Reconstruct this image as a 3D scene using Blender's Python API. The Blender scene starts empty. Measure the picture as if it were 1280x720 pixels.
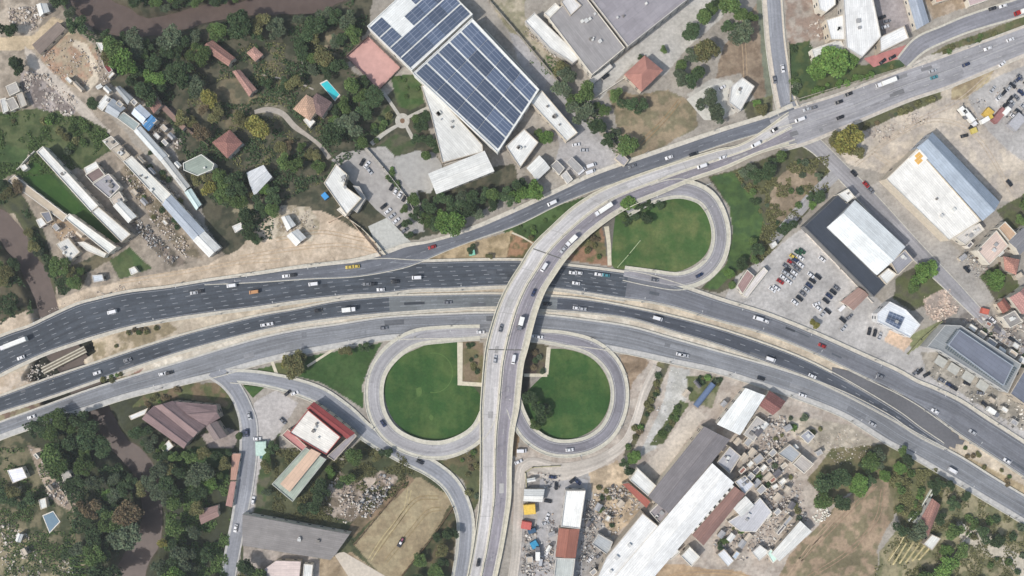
import bpy, bmesh, math, random
import numpy as np
from mathutils import Vector, Matrix
from mathutils.geometry import tessellate_polygon

# ---------------------------------------------------------------- camera, sky, sun
HAZE = .00011        # even density of the air
H = 480.0            # metres above ground of the camera
K = 0.45             # metres per photo pixel at ground level
scn = bpy.context.scene
COL = scn.collection
cam_d = bpy.data.cameras.new("camera"); cam = bpy.data.objects.new("camera", cam_d); COL.objects.link(cam)
cam.location = (0, 0, H); cam.rotation_euler = (0, 0, 0)
cam_d.sensor_width = 36; cam_d.lens = 36 * H / (1280 * K); cam_d.clip_start = 1; cam_d.clip_end = 9000
scn.camera = cam
SUN_EL = math.radians(49); SH = (0.86, 0.50)          # shadows run up and to the right
world = bpy.data.worlds.new("World"); scn.world = world; world.use_nodes = True
nt = world.node_tree; nt.nodes.clear()
sky = nt.nodes.new("ShaderNodeTexSky"); sky.sky_type = 'NISHITA'; sky.sun_disc = False
sky.sun_elevation = SUN_EL
az = math.atan2(-SH[0], -SH[1])                        # direction towards the sun, from +Y clockwise
sky.sun_rotation = az % (2 * math.pi)
sky.air_density = 1.6; sky.dust_density = 3.0; sky.ozone_density = 1.0
bg = nt.nodes.new("ShaderNodeBackground"); bg.inputs[1].default_value = 0.125
wo = nt.nodes.new("ShaderNodeOutputWorld")
nt.links.new(sky.outputs[0], bg.inputs[0]); nt.links.new(bg.outputs[0], wo.inputs[0])
sd = bpy.data.lights.new("sun", 'SUN'); sd.energy = 3.2; sd.angle = math.radians(0.9); sd.color = (1.0, 0.965, 0.915)
so = bpy.data.objects.new("sun", sd); COL.objects.link(so)
tos = Vector((-SH[0] * math.cos(SUN_EL), -SH[1] * math.cos(SUN_EL), math.sin(SUN_EL)))
so.rotation_euler = tos.to_track_quat('Z', 'Y').to_euler(); so.location = (-200, -120, 400)
scn.view_settings.view_transform = 'Standard'; scn.view_settings.look = 'None'
scn.view_settings.exposure = 0.08; scn.view_settings.gamma = 1.0
scn.render.engine = 'CYCLES'

# ---------------------------------------------------------------- helpers
rng = random.Random(7); nr = np.random.RandomState(11)
def P(px, py, z=0.0):
    s = K * (H - z) / H
    return Vector(((px - 640) * s, (360 - py) * s, z))
def lin(c):
    return tuple(((v / 255) / 12.92 if v / 255 <= .04045 else ((v / 255 + .055) / 1.055) ** 2.4) for v in c)
REG = []          # (object, base label, px, py): labels made unique at the end
def tag(o, label=None, cat=None, group=None, kind=None, pos=None):
    if cat: o["category"] = cat
    if group: o["group"] = group
    if kind: o["kind"] = kind
    if label:
        o["label"] = label
        if pos is not None: REG.append((o, label, pos[0], pos[1]))
    return o
def empty(name, loc, rz=0.0):
    o = bpy.data.objects.new(name, None); o.location = loc; o.rotation_euler = (0, 0, rz)
    o.empty_display_size = 1; COL.objects.link(o); return o
def mk(name, verts, faces, mat=None, parent=None, smooth=False, uv=None, col=None):
    me = bpy.data.meshes.new(name)
    me.from_pydata([tuple(v) for v in verts], [], [tuple(f) for f in faces])
    if mat: me.materials.append(mat)
    if uv is not None:
        l = me.uv_layers.new(name="UVMap")
        for lp in me.loops: l.data[lp.index].uv = uv[lp.vertex_index]
    if col is not None:
        a = me.color_attributes.new("col", 'FLOAT_COLOR', 'POINT')
        a.data.foreach_set("color", np.asarray(col, dtype=np.float32).ravel())
    if smooth:
        for p in me.polygons: p.use_smooth = True
    me.update()
    o = bpy.data.objects.new(name, me); COL.objects.link(o)
    if parent: o.parent = parent
    return o
class MB:
    def __init__(s): s.v = []; s.f = []; s.c = []
    def box(s, cx, cy, cz, sx, sy, sz, rz=0.0, tap=1.0, col=None):
        b = len(s.v); c, n = math.cos(rz), math.sin(rz)
        for k, z in enumerate((-.5, .5)):
            t = 1 if k == 0 else tap
            for x, y in ((-.5, -.5), (.5, -.5), (.5, .5), (-.5, .5)):
                X, Y = x * sx * t, y * sy * t
                s.v.append((cx + X * c - Y * n, cy + X * n + Y * c, cz + z * sz)); s.c.append(col)
        s.f += [(b, b+3, b+2, b+1), (b+4, b+5, b+6, b+7), (b, b+1, b+5, b+4), (b+1, b+2, b+6, b+5), (b+2, b+3, b+7, b+6), (b+3, b, b+4, b+7)]
    def cyl(s, p0, p1, r0, r1, n=8):
        p0 = Vector(p0); p1 = Vector(p1); d = (p1 - p0).normalized()
        a = d.orthogonal().normalized(); e = d.cross(a); b = len(s.v)
        for p, r in ((p0, r0), (p1, r1)):
            for i in range(n):
                t = 2 * math.pi * i / n; q = p + a * r * math.cos(t) + e * r * math.sin(t); s.v.append(tuple(q)); s.c.append(None)
        for i in range(n):
            j = (i + 1) % n; s.f.append((b + i, b + j, b + n + j, b + n + i))
        s.f.append(tuple(b + n + i for i in range(n))); s.f.append(tuple(b + n - 1 - i for i in range(n)))
    def quad(s, a, b, c, d, col=None):
        k = len(s.v); s.v += [tuple(a), tuple(b), tuple(c), tuple(d)]; s.c += [col] * 4; s.f.append((k, k+1, k+2, k+3))
    def prism(s, pts, z0, z1):
        n = len(pts); b = len(s.v)
        for z in (z0, z1):
            for p in pts: s.v.append((p[0], p[1], z)); s.c.append(None)
        for i in range(n):
            j = (i + 1) % n; s.f.append((b + i, b + j, b + n + j, b + n + i))
        for t in tessellate_polygon([[Vector((p[0], p[1], 0)) for p in pts]]):
            a, c, d = t
            s.f.append((b + n + a, b + n + c, b + n + d)); s.f.append((b + d, b + c, b + a))
    def build(s, name, mat, parent=None, usecol=False, smooth=False):
        return mk(name, s.v, s.f, mat, parent, smooth, None, [tuple(c) + (1,) if c else (1, 1, 1, 1) for c in s.c] if usecol else None)
def ccw(pts):
    a = sum(pts[i][0] * pts[(i+1) % len(pts)][1] - pts[(i+1) % len(pts)][0] * pts[i][1] for i in range(len(pts)))
    return pts if a > 0 else pts[::-1]
def pip(x, y, poly):
    ins = False; n = len(poly); j = n - 1
    for i in range(n):
        xi, yi = poly[i]; xj, yj = poly[j]
        if (yi > y) != (yj > y) and x < (xj - xi) * (y - yi) / (yj - yi) + xi: ins = not ins
        j = i
    return ins
def catmull(pts, step=3.0, closed=False):
    """smooth resampling of tuples of any dimension"""
    A = [np.array(p, float) for p in pts]; out = []; n = len(A)
    for i in range(n - 1):
        p1, p2 = A[i], A[i+1]; p0 = A[i-1] if i else 2 * p1 - p2; p3 = A[i+2] if i + 2 < n else 2 * p2 - p1
        m = max(2, int(np.linalg.norm((p2 - p1)[:2]) / step))
        for k in range(m):
            t = k / m
            out.append(.5 * ((2*p1) + (-p0+p2)*t + (2*p0-5*p1+4*p2-p3)*t*t + (-p0+3*p1-3*p2+p3)*t**3))
    out.append(A[-1]); return out

# ---------------------------------------------------------------- materials
MC = {}
def nodes(name, rough=.9, spec=.25):
    m = bpy.data.materials.new(name); m.use_nodes = True; t = m.node_tree
    b = t.nodes["Principled BSDF"]; b.inputs["Roughness"].default_value = rough
    b.inputs["Specular IOR Level"].default_value = spec
    return m, t, b
def mul(t, a, fac_socket, lo, hi):
    """a * maprange(fac, 0..1 -> lo..hi)"""
    mr = t.nodes.new("ShaderNodeMapRange"); mr.inputs[1].default_value = .3; mr.inputs[2].default_value = .7
    mr.inputs[3].default_value = lo; mr.inputs[4].default_value = hi
    t.links.new(fac_socket, mr.inputs[0])
    v = t.nodes.new("ShaderNodeVectorMath"); v.operation = 'SCALE'
    if isinstance(a, tuple): v.inputs[0].default_value = a
    else: t.links.new(a, v.inputs[0])
    t.links.new(mr.outputs[0], v.inputs[3]); return v.outputs[0]
def noise(t, scale, detail=5, coord=None, rough=.6):
    n = t.nodes.new("ShaderNodeTexNoise"); n.inputs["Scale"].default_value = scale
    n.inputs["Detail"].default_value = detail; n.inputs["Roughness"].default_value = rough
    if coord is not None: t.links.new(coord, n.inputs["Vector"])
    return n.outputs[0]
def coords(t, kind='Object', scale=None):
    c = t.nodes.new("ShaderNodeTexCoord"); s = c.outputs[kind]
    if scale:
        mp = t.nodes.new("ShaderNodeMapping"); mp.inputs["Scale"].default_value = scale; t.links.new(s, mp.inputs[0]); s = mp.outputs[0]
    return s
def plain(c, rough=.85, var=.12, scale=.6, metal=0, spec=.25):
    key = ('plain', c, rough, var, metal)
    if key in MC: return MC[key]
    m, t, b = nodes("surface", rough, spec); b.inputs["Metallic"].default_value = metal
    if var:
        s = mul(t, lin(c), noise(t, scale, 6, coords(t)), 1 - var, 1 + var); t.links.new(s, b.inputs["Base Color"])
    else: b.inputs["Base Color"].default_value = lin(c) + (1,)
    MC[key] = m; return m
def roofm(c, style='sheet', per=1.1, var=.16):
    """roof sheets: seams along local X, sheet to sheet tone, dirt"""
    key = ('roof', c, style, per, var)
    if key in MC: return MC[key]
    m, t, b = nodes("roof_" + style, .7 if style == 'metal' else .88, .3)
    co = coords(t)
    out = lin(c)
    if style in ('sheet', 'metal', 'tile'):
        br = t.nodes.new("ShaderNodeTexBrick"); t.links.new(co, br.inputs["Vector"])
        br.inputs["Scale"].default_value = 1; br.inputs["Mortar Size"].default_value = .06 if style != 'tile' else .1
        br.inputs["Brick Width"].default_value = 7.5 if style != 'tile' else 1.2; br.inputs["Row Height"].default_value = per
        k = .07 if style != 'tile' else .14
        br.inputs["Color1"].default_value = (1 + k,) * 3 + (1,); br.inputs["Color2"].default_value = (1 - k,) * 3 + (1,)
        br.inputs["Mortar"].default_value = (.72, .72, .72, 1) if style != 'tile' else (.6, .6, .6, 1)
        mx = t.nodes.new("ShaderNodeVectorMath"); mx.operation = 'MULTIPLY'; mx.inputs[0].default_value = out
        t.links.new(br.outputs[0], mx.inputs[1]); out = mx.outputs[0]
    out = mul(t, out, noise(t, .12, 8, co, .65), 1 - var, 1 + var * .8)
    out = mul(t, out, noise(t, .9, 5, coords(t, 'Object', (.25, 1.6, 1)), .6), 1 - var * .6, 1 + var * .4)
    t.links.new(out, b.inputs["Base Color"]); MC[key] = m; return m
def asphalt(c, var=.2, patch=.16):
    key = ('asph', c)
    if key in MC: return MC[key]
    m, t, b = nodes("asphalt", .9, .2); uv = coords(t, 'UV', (1.1, .02, 1)); o = coords(t)
    s = mul(t, lin(c), noise(t, .9, 4, uv, .6), 1 - var, 1 + var)         # tyre wear along the lanes
    s = mul(t, s, noise(t, .05, 8, o, .6), 1 - patch, 1 + patch)
    s = mul(t, s, noise(t, .8, 6, o, .7), .88, 1.12)
    # repair patches: blocky cells
    v = t.nodes.new("ShaderNodeTexVoronoi"); v.inputs["Scale"].default_value = .3; v.distance = 'CHEBYCHEV'
    t.links.new(coords(t, 'UV', (.9, .12, 1)), v.inputs["Vector"])
    sp = t.nodes.new("ShaderNodeSeparateColor"); t.links.new(v.outputs["Color"], sp.inputs[0])
    s = mul(t, s, sp.outputs[0], .90, 1.07)
    s = mul(t, s, noise(t, 1.0, 2, coords(t, 'UV', (.55, .004, 1)), .5), .86, 1.1)   # darker wheel lanes
    t.links.new(s, b.inputs["Base Color"]); MC[key] = m; return m
def attrm(name, a='col', n1=(.06, .75, 1.25), n2=(.6, .82, 1.18), rough=.95):
    if name in MC: return MC[name]
    m, t, b = nodes(name, rough, .15); at = t.nodes.new("ShaderNodeAttribute"); at.attribute_name = a
    o = coords(t); s = at.outputs["Color"]
    if n1: s = mul(t, s, noise(t, n1[0], 9, o, .62), n1[1], n1[2])
    if n2: s = mul(t, s, noise(t, n2[0], 6, o, .7), n2[1], n2[2])
    t.links.new(s, b.inputs["Base Color"]); MC[name] = m; return m
def grassm(c, c2, name):
    if name in MC: return MC[name]
    m, t, b = nodes(name, .95, .1); o = coords(t)
    mx = t.nodes.new("ShaderNodeMix"); mx.data_type = 'RGBA'
    mr = t.nodes.new("ShaderNodeMapRange"); mr.inputs[1].default_value = .44; mr.inputs[2].default_value = .62
    t.links.new(noise(t, .07, 10, o, .68), mr.inputs[0]); t.links.new(mr.outputs[0], mx.inputs["Factor"])
    mx.inputs["A"].default_value = lin(c) + (1,); mx.inputs["B"].default_value = lin(c2) + (1,)
    s = mul(t, mx.outputs["Result"], noise(t, .7, 8, o, .75), .78, 1.22)
    s = mul(t, s, noise(t, .03, 4, o, .6), .78, 1.14); s = mul(t, s, noise(t, .35, 3, coords(t, 'Object', (1, .12, 1)), .5), .93, 1.07)
    t.links.new(s, b.inputs["Base Color"]); MC[name] = m; return m
# ================================================================ road edges (photo pixels, ground level)
HN = [(-70,455,505),(0,422,467),(37,409,449),(60,398,439),(95,382,427),(120,375,419),(160,366,408),(210,360,398),(265,351,390),(320,344,383),(360,338,377),(400,333,372),(440,329,368),(480,326,366),(520,328,361),(560,327,360),(620,326,357),(660,327,357),(712,333,362),(777,341,372),(810,347,376),(850,359,385),(900,376,400),(960,395,417),(1020,419,441),(1080,446,470),(1120,464,489),(1145,478,503),(1167,487,518),(1200,503,542),(1232,524,563),(1280,555,595),(1350,602,642)]
MR = [(-70,520,540),(0,496,515),(60,474,496),(120,454,475),(180,434,454),(240,416,435),(320,396,414),(370,387,404),(420,377,397),(480,371,391),(550,369,386),(620,368,383),(690,371,387),(740,376,391),(790,385,398),(840,396,413),(900,412,431),(960,432,453),(1010,452,471),(1060,478,494),(1120,514,526),(1150,536,545),(1180,556,560)]
SR = [(-70,556,572),(0,529,543),(55,509,524),(107,490,508),(160,473,491),(230,452,474),(275,438,463),(320,425,450),(370,414,438),(420,407,429),(480,398,419),(550,394,416),(620,392,416),(680,395,422),(740,402,428),(790,410,437),(840,424,448),(900,441,461),(960,458,480),(1010,474,497),(1060,494,518),(1110,520,549),(1140,540,565),(1200,572,600),(1240,597,624),(1280,621,648),(1350,664,692)]
MT, MBt = [(a[0], a[1]) for a in MR], [(a[0], a[2]) for a in MR]
def band(top, bot): return list(top) + list(bot)[::-1]
hn_t = [(a[0], a[1]) for a in HN]; hn_b = [(a[0], a[2]) for a in HN]
s_t = [(a[0], a[1]) for a in SR]; s_b = [(a[0], a[2]) for a in SR]
def off(l, d): return [(x, y + d) for x, y in l]

# ================================================================ terrain
RIV = [  # centre x, y, half width (photo px)
 [(105,-60,24),(108,-10,24),(120,12,22),(150,26,17),(180,33,13),(215,28,11),(260,17,10),(300,10,10),(350,6,12),(400,0,14),(440,-25,16),(480,-60,16)],
 [(-70,255,18),(-10,275,17),(12,290,15),(28,318,13),(48,350,13),(60,385,13),(72,430,13),(92,455,13),(110,490,13),(130,525,13),(150,555,12),(178,582,14),(188,610,13),(190,645,13),(184,675,15),(168,705,18),(158,740,20),(150,780,20)]]
gx0, gx1, gy0, gy1, gs = -330.0, 330.0, -200.0, 200.0, 0.75
NX = int((gx1 - gx0) / gs) + 1; NY = int((gy1 - gy0) / gs) + 1
X, Y = np.meshgrid(np.linspace(gx0, gx1, NX), np.linspace(gy0, gy1, NY))
PX = X / K + 640; PY = 360 - Y / K
VT = {}
def vnoise(x, y, cell, seed):
    if seed not in VT: VT[seed] = np.random.RandomState(seed).rand(257, 257)
    r = VT[seed]
    u = x / cell; v = y / cell; i = np.floor(u).astype(int); j = np.floor(v).astype(int)
    fu = u - i; fv = v - j; fu = fu*fu*(3-2*fu); fv = fv*fv*(3-2*fv)
    g = lambda a, b: r[a % 257, b % 257]
    return (g(i,j)*(1-fu)+g(i+1,j)*fu)*(1-fv) + (g(i,j+1)*(1-fu)+g(i+1,j+1)*fu)*fv
def fbm(x, y, cell, seed, o=4):
    s = 0; a = 1; t = 0
    for k in range(o): s = s + a * vnoise(x, y, cell / 2**k, seed + k); t += a; a *= .55
    return s / t
JX = (fbm(PX, PY, 26, 1) - .5); JY = (fbm(PX, PY, 26, 50) - .5)
FN = fbm(PX, PY, 9, 90)
def inpoly(px, py, poly):
    ins = np.zeros(px.shape, bool); n = len(poly); j = n - 1
    for i in range(n):
        xi, yi = poly[i]; xj, yj = poly[j]
        if yi != yj:
            c = ((yi > py) != (yj > py)) & (px < (xj - xi) * (py - yi) / (yj - yi) + xi); ins ^= c
        j = i
    return ins
base = np.array(lin((158, 150, 138)))
CC = np.ones(X.shape + (3,)) * base
HZ = np.zeros(X.shape)
CLOSE = 0
def paint(poly, c, jit=10, mix=None, hz=0.0, alpha=1.0):
    xs = [p[0] for p in poly]; ys = [p[1] for p in poly]; e = jit + 4
    i0 = max(0, int(((360 - max(ys) - e) * K - gy0) / gs)); i1 = min(NY, int(((360 - min(ys) + e) * K - gy0) / gs) + 2)
    j0 = max(0, int(((min(xs) - e - 640) * K - gx0) / gs)); j1 = min(NX, int(((max(xs) + e - 640) * K - gx0) / gs) + 2)
    if i1 <= i0 or j1 <= j0: return
    sl = (slice(i0, i1), slice(j0, j1))
    m = inpoly(PX[sl] + jit * JX[sl], PY[sl] + jit * JY[sl], poly)
    c = np.array(lin(c)); tgt = np.ones(m.shape + (3,)) * c
    if mix:
        w = np.clip((FN[sl] - .5) * 7 + .5, 0, 1)[..., None]; tgt = tgt * (1 - w) + np.array(lin(mix)) * w
    a = m[..., None] * alpha
    CC[sl] = CC[sl] * (1 - a) + tgt * a
    HZ[sl] = np.where(m, hz, HZ[sl])
DARKG, SCRUB, GRASS = (66, 70, 52), (92, 90, 68), (66, 88, 46)
SAND, DIRT, CONC, BROWN, TAN = (205, 188, 165), (172, 156, 136), (172, 170, 168), (148, 118, 92), (158, 142, 106)
paint([(-90,-60),(470,-60),(460,35),(432,78),(475,118),(520,95),(545,200),(560,225),(640,205),(655,240),(540,292),(500,300),(470,310),(420,285),(330,330),(280,325),(240,240),(190,130),(120,90),(100,40)], (92,88,68), 14, DARKG)
paint([(-90,-60),(75,-60),(105,25),(140,75),(140,110),(125,130),(160,170),(285,325),(190,362),(40,410),(-90,460)], (162,148,130), 8, (140,128,112), .1)
paint([(-5,0),(70,-5),(62,15),(35,50),(0,46),(-90,40)], (150,136,118), 8, (185,170,150), .5)
paint([(-90,45),(40,46),(66,20),(80,25),(95,45),(80,55),(60,50),(40,62),(-90,66)], (198,176,140), 4)
paint([(50,70),(75,48),(95,40),(118,60),(124,92),(112,112),(85,108),(60,92)], (166,148,120), 8, (172,138,110), .3)
paint([(92,50),(108,55),(120,78),(124,100),(110,115),(105,108),(116,92),(108,68),(90,58)], (205,190,165), 3)
paint([(25,85),(60,92),(98,128),(90,146),(50,140),(30,115)], (170,158,152), 8, (128,116,110), .5)
paint([(30,58),(42,66),(105,130),(140,165),(128,168),(88,132),(35,80)], (192,180,165), 3)
paint([(-90,130),(0,140),(50,135),(100,145),(135,160),(138,190),(102,214),(60,192),(36,188),(-90,180)], (66,82,42), 8, (88,98,56))
paint([(-90,170),(38,186),(26,214),(0,226),(-90,230)], (62,88,42), 5, (80,100,52))
paint([(22,217),(46,193),(116,266),(151,302),(140,306),(84,272),(45,242)], (56,84,40), 2, (64,90,44))
paint([(-90,228),(20,228),(42,268),(72,330),(72,352),(60,380),(40,330),(18,268),(-90,240)], (78,82,52), 8, DARKG)
paint([(-90,296),(5,298),(22,325),(42,370),(46,390),(-90,430)], (70,72,48), 6, (96,88,66))
paint([(70,262),(82,268),(105,300),(98,318),(72,300),(60,278)], (165,140,110), 6)
paint([(95,330),(135,310),(142,325),(110,340),(105,355),(72,368),(70,340)], (110,102,76), 6, DARKG)
paint([(137,326),(162,309),(190,336),(150,350)], (70,94,46), 3, (82,96,52))
paint([(160,268),(172,272),(235,330),(215,334),(165,285)], (132,118,104), 5, (100,92,78), .5)
paint([(160,200),(240,305),(255,325),(225,318),(190,275),(150,215)], (150,134,112), 4, (112,102,80), .4)
paint([(196,132),(206,128),(262,175),(258,182)], (138,112,100), 3)
paint([(182,140),(205,148),(232,172),(225,188),(180,160)], (150,138,122), 6, (110,100,84), .3)
# sandy verge north of the highway
paint([(-90,448),(0,402),(60,378),(110,360),(190,344),(260,330),(300,310),(335,268),(400,262),(440,285),(492,308),(500,325),(400,345),(320,352),(180,376),(60,412),(-90,480)], (200,180,154), 7, (184,164,138))
paint([(352,255),(385,258),(400,280),(390,300),(340,298),(335,275)], (160,146,118), 7, (196,182,158), .2)
paint([(300,225),(330,240),(345,262),(320,275),(290,262)], (150,140,112), 10, SCRUB)
paint([(262,105),(300,95),(330,120),(300,160),(262,165),(238,140)], (122,110,82), 10, SCRUB)
paint([(345,112),(372,130),(345,150),(318,142)], (136,128,104), 8, SCRUB)
paint([(322,60),(350,55),(352,95),(372,105),(345,112),(322,92)], (120,108,78), 10, SCRUB)
paint([(405,45),(450,45),(462,62),(430,80),(408,62)], (150,134,104), 6, SCRUB)
paint([(432,195),(455,190),(510,240),(520,275),(478,245)], (150,146,140), 2)
# gardens and yards near the solar factory
paint([(488,95),(525,92),(530,128),(512,138),(498,133)], (62,90,38), 3, (82,96,52))
paint([(462,160),(485,130),(492,150),(470,175)], (60,78,38), 3, (92,100,62))
paint([(455,192),(495,168),(520,175),(515,192),(470,200)], (70,86,48), 4, SCRUB)
paint([(455,185),(455,225),(480,265),(508,292),(530,290),(520,215),(492,195),(545,190),(540,240),(480,182)], (166,162,156), 3)
paint([(432,190),(450,188),(530,265),(505,292)], (165,160,155), 1)
paint([(492,200),(520,188),(545,195),(552,215),(538,242),(512,236),(500,215)], (170,168,162), 2)
paint([(432,205),(450,190),(525,275),(506,284)], (156,152,148), 1)
# north centre
paint([(620,-60),(655,-60),(656,20),(712,80),(690,90),(640,45),(612,0)], (172,160,135), 4, (140,134,104))
paint([(636,40),(650,45),(780,205),(740,222),(690,215),(700,180),(660,110)], (166,162,160), 2)
paint([(735,105),(790,62),(870,-20),(905,-30),(905,20),(860,60),(830,95),(790,80),(750,125)], (182,178,170), 3)
paint([(760,112),(800,118),(835,110),(868,130),(872,160),(800,200),(785,195),(770,150)], (148,130,100), 8, (122,114,84))
paint([(905,60),(945,5),(958,5),(962,100),(950,135),(925,90),(895,98)], (150,130,106), 6, (132,112,90))
paint([(945,0),(957,0),(966,120),(958,130)], (120,126,104), 3)
paint([(858,118),(892,98),(915,100),(945,130),(900,150),(880,150)], (186,182,172), 4)
paint([(928,130),(965,118),(966,140),(935,150)], (120,122,80), 5, SCRUB)
# NE yard with trees
paint([(980,0),(1000,-30),(1030,-10),(1030,50),(985,55)], (166,154,140), 4, (150,128,112))
paint([(985,55),(1012,50),(1020,72),(1080,82),(1128,74),(1132,84),(1060,105),(1000,127),(988,112)], (62,84,46), 3, (84,96,48))
paint([(1080,74),(1140,54),(1142,66),(1092,84)], (178,128,122), 2)
paint([(1085,-30),(1120,-30),(1140,40),(1105,45)], (160,150,148), 3)
paint([(1145,-30),(1205,-30),(1208,10),(1165,24)], (172,152,128), 4, (150,130,104))
paint([(1155,74),(1182,57),(1280,21),(1360,-5),(1360,12),(1280,36),(1185,70)], (92,100,56), 3, (112,106,70))
paint([(1120,88),(1160,70),(1280,38),(1360,14),(1360,24),(1280,48),(1180,78)], (188,180,168), 2)
# scrub by the NE loop
paint([(885,222),(935,205),(1000,180),(1035,205),(1038,235),(988,290),(962,318),(925,352),(900,366),(875,362),(905,335),(915,300),(913,260)], (88,90,56), 5, SCRUB)
paint([(888,222),(915,214),(930,230),(950,258),(958,285),(935,325),(905,352),(896,362),(880,360),(908,330),(916,295),(912,258)], (64,92,46), 3, (76,104,44))
paint([(962,245),(975,218),(1003,198),(1022,215),(1022,240),(985,278),(962,272)], (158,138,112), 7, (142,124,98))
# construction ground in the east
paint([(1035,165),(1110,132),(1175,112),(1280,64),(1360,30),(1360,255),(1250,250),(1165,165),(1105,218),(1060,205)], (196,182,162), 6, (182,170,156))
paint([(1190,110),(1225,80),(1245,80),(1235,105),(1215,122),(1190,125)], (186,168,126), 5, (160,140,104))
paint([(1210,120),(1250,95),(1360,50),(1360,180),(1290,210),(1250,180),(1225,150)], (174,170,166), 4)
paint([(1045,163),(1100,140),(1174,113),(1178,124),(1110,150),(1060,172)], (104,106,66), 4, SCRUB)
paint([(1245,262),(1290,235),(1360,200),(1360,330),(1280,340),(1290,290),(1262,285)], (90,96,58), 6, SCRUB)
paint([(1075,240),(1108,222),(1190,305),(1250,370),(1225,385),(1150,330)], (164,158,150), 3)
paint([(1120,350),(1150,328),(1190,345),(1180,375),(1140,390),(1115,372)], (92,98,56), 6, SCRUB)
paint([(1155,375),(1185,360),(1200,385),(1180,402),(1160,395)], (190,168,150), 6, (160,145,132), .5)
paint([(1225,345),(1262,320),(1275,360),(1245,378)], (84,94,50), 5, SCRUB)
paint([(1190,385),(1225,380),(1300,440),(1360,480),(1360,520),(1280,460),(1205,405)], (128,120,112), 6, (152,144,136), .3)
paint([(920,345),(962,318),(1004,284),(1012,286),(1095,372),(1150,420),(1180,440),(1255,492),(1360,560),(1360,612),(1280,556),(1190,498),(1100,456),(1040,430),(960,398),(905,374)], (180,176,172), 3, (172,168,164))
paint([(1150,440),(1175,440),(1280,505),(1360,560),(1360,590),(1240,515),(1160,468)], (168,160,146), 6, (140,134,122), .2)
paint([(1134,420),(1178,400),(1175,410),(1140,440)], (128,134,88), 2)
paint([(1120,400),(1140,425),(1130,440),(1105,425)], (206,176,146), 4)
# south centre
paint([(640,560),(775,545),(790,450),(830,448),(880,462),(960,484),(1060,522),(1125,556),(1070,625),(1000,700),(975,760),(640,760)], (184,172,158), 6, (168,154,140), .25)
paint([(655,600),(740,590),(770,640),(765,700),(740,760),(640,760),(648,650)], (166,162,158), 4, (152,146,140))
paint([(775,445),(800,440),(812,455),(790,480),(785,520),(776,500),(780,470)], (164,140,112), 5, (140,118,92))
paint([(822,452),(838,452),(812,520),(790,566),(778,572),(795,520)], (108,104,66), 3, SCRUB)
paint([(838,458),(862,462),(858,500),(820,560),(798,572),(830,500)], (186,184,178), 2, (170,168,160))
paint([(850,500),(862,505),(828,555),(812,556)], (86,96,54), 3)
paint([(866,508),(882,520),(830,590),(812,600),(802,585),(826,560)], (192,180,164), 2)
paint([(857,468),(905,472),(890,510),(860,500)], (96,104,60), 4, (130,128,96))
paint([(738,590),(770,575),(790,600),(800,640),(765,670),(745,640)], (196,172,138), 8, (160,140,112), .5)
paint([(805,725),(830,705),(880,710),(930,715),(960,740),(800,760)], (188,160,124), 6, (170,142,108))
paint([(985,520),(1060,530),(1110,560),(1070,590),(1030,570),(990,545)], (188,176,156), 6, (160,150,132), .4)
paint([(955,760),(985,698),(1050,625),(1082,600),(1112,596),(1120,640),(1098,685),(1090,760)], (160,136,108), 9, (126,116,84))
paint([(1040,560),(1130,553),(1185,585),(1175,640),(1125,655),(1114,620),(1110,596),(1075,605),(1040,630),(1010,600)], (96,98,58), 6, (118,110,74))
paint([(1088,760),(1100,690),(1130,655),(1180,600),(1200,605),(1290,660),(1360,705),(1360,780)], (150,140,104), 7, (112,112,74))
paint([(1195,650),(1220,660),(1285,700),(1340,745),(1320,760),(1270,715),(1200,672)], (190,180,160), 3)
paint([(1187,560),(1208,547),(1280,599),(1350,645),(1350,664),(1280,621)], (186,164,122), 4, (160,140,104))
# south west
paint([(-90,575),(0,545),(60,528),(140,503),(230,478),(280,482),(310,520),(312,600),(290,760),(-90,760)], (66,70,46), 6, DARKG)
paint([(30,530),(20,545),(48,560),(100,640),(105,700),(60,760),(-90,760),(-90,560)], (118,110,80), 8, (70,76,48))
paint([(34,556),(55,562),(95,618),(118,632),(105,642),(84,636),(62,622),(46,585)], (178,158,136), 6, (150,132,112), .3)
paint([(0,655),(28,660),(36,700),(60,720),(95,690),(85,680),(110,700),(75,760),(-90,760)], (150,138,104), 8, (96,98,62))
paint([(232,480),(275,478),(296,490),(286,512),(262,504),(225,497),(165,510),(180,492)], (98,104,58), 3, (128,108,78))
paint([(240,560),(290,560),(285,600),(262,615),(230,600),(215,570)], (46,76,34), 5, (60,88,42))
paint([(250,545),(285,535),(300,540),(292,560),(262,560)], (160,146,138), 4)
paint([(330,545),(350,540),(348,580),(335,640),(318,640)], (66,84,42), 4, SCRUB)
paint([(330,640),(345,560),(430,575),(450,550),(500,572),(560,606),(572,640),(565,760),(300,760),(300,690),(310,640)], (88,90,58), 6, (66,74,46))
paint([(318,502),(345,488),(372,504),(350,540),(332,560),(322,600),(316,640),(306,640)], (178,172,168), 3)
paint([(400,620),(425,588),(442,605),(478,588),(498,596),(478,640),(440,655),(405,640)], (172,156,140), 7, (120,106,88), .4)
paint([(442,680),(505,605),(524,596),(568,624),(566,632),(540,670),(500,722),(478,722)], (160,144,108), 2, (150,132,98))
paint([(520,600),(508,592),(440,655),(432,668),(442,672)], (140,116,88), 4, (110,96,70))
paint([(570,640),(562,632),(545,665),(530,700),(568,720)], (104,92,64), 4, (78,82,50))
paint([(440,690),(395,700),(395,760),(500,760),(480,722)], (172,150,118), 4, (150,128,96))
paint([(305,682),(400,698),(400,760),(300,760)], (150,140,130), 5, (172,160,150))
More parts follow.
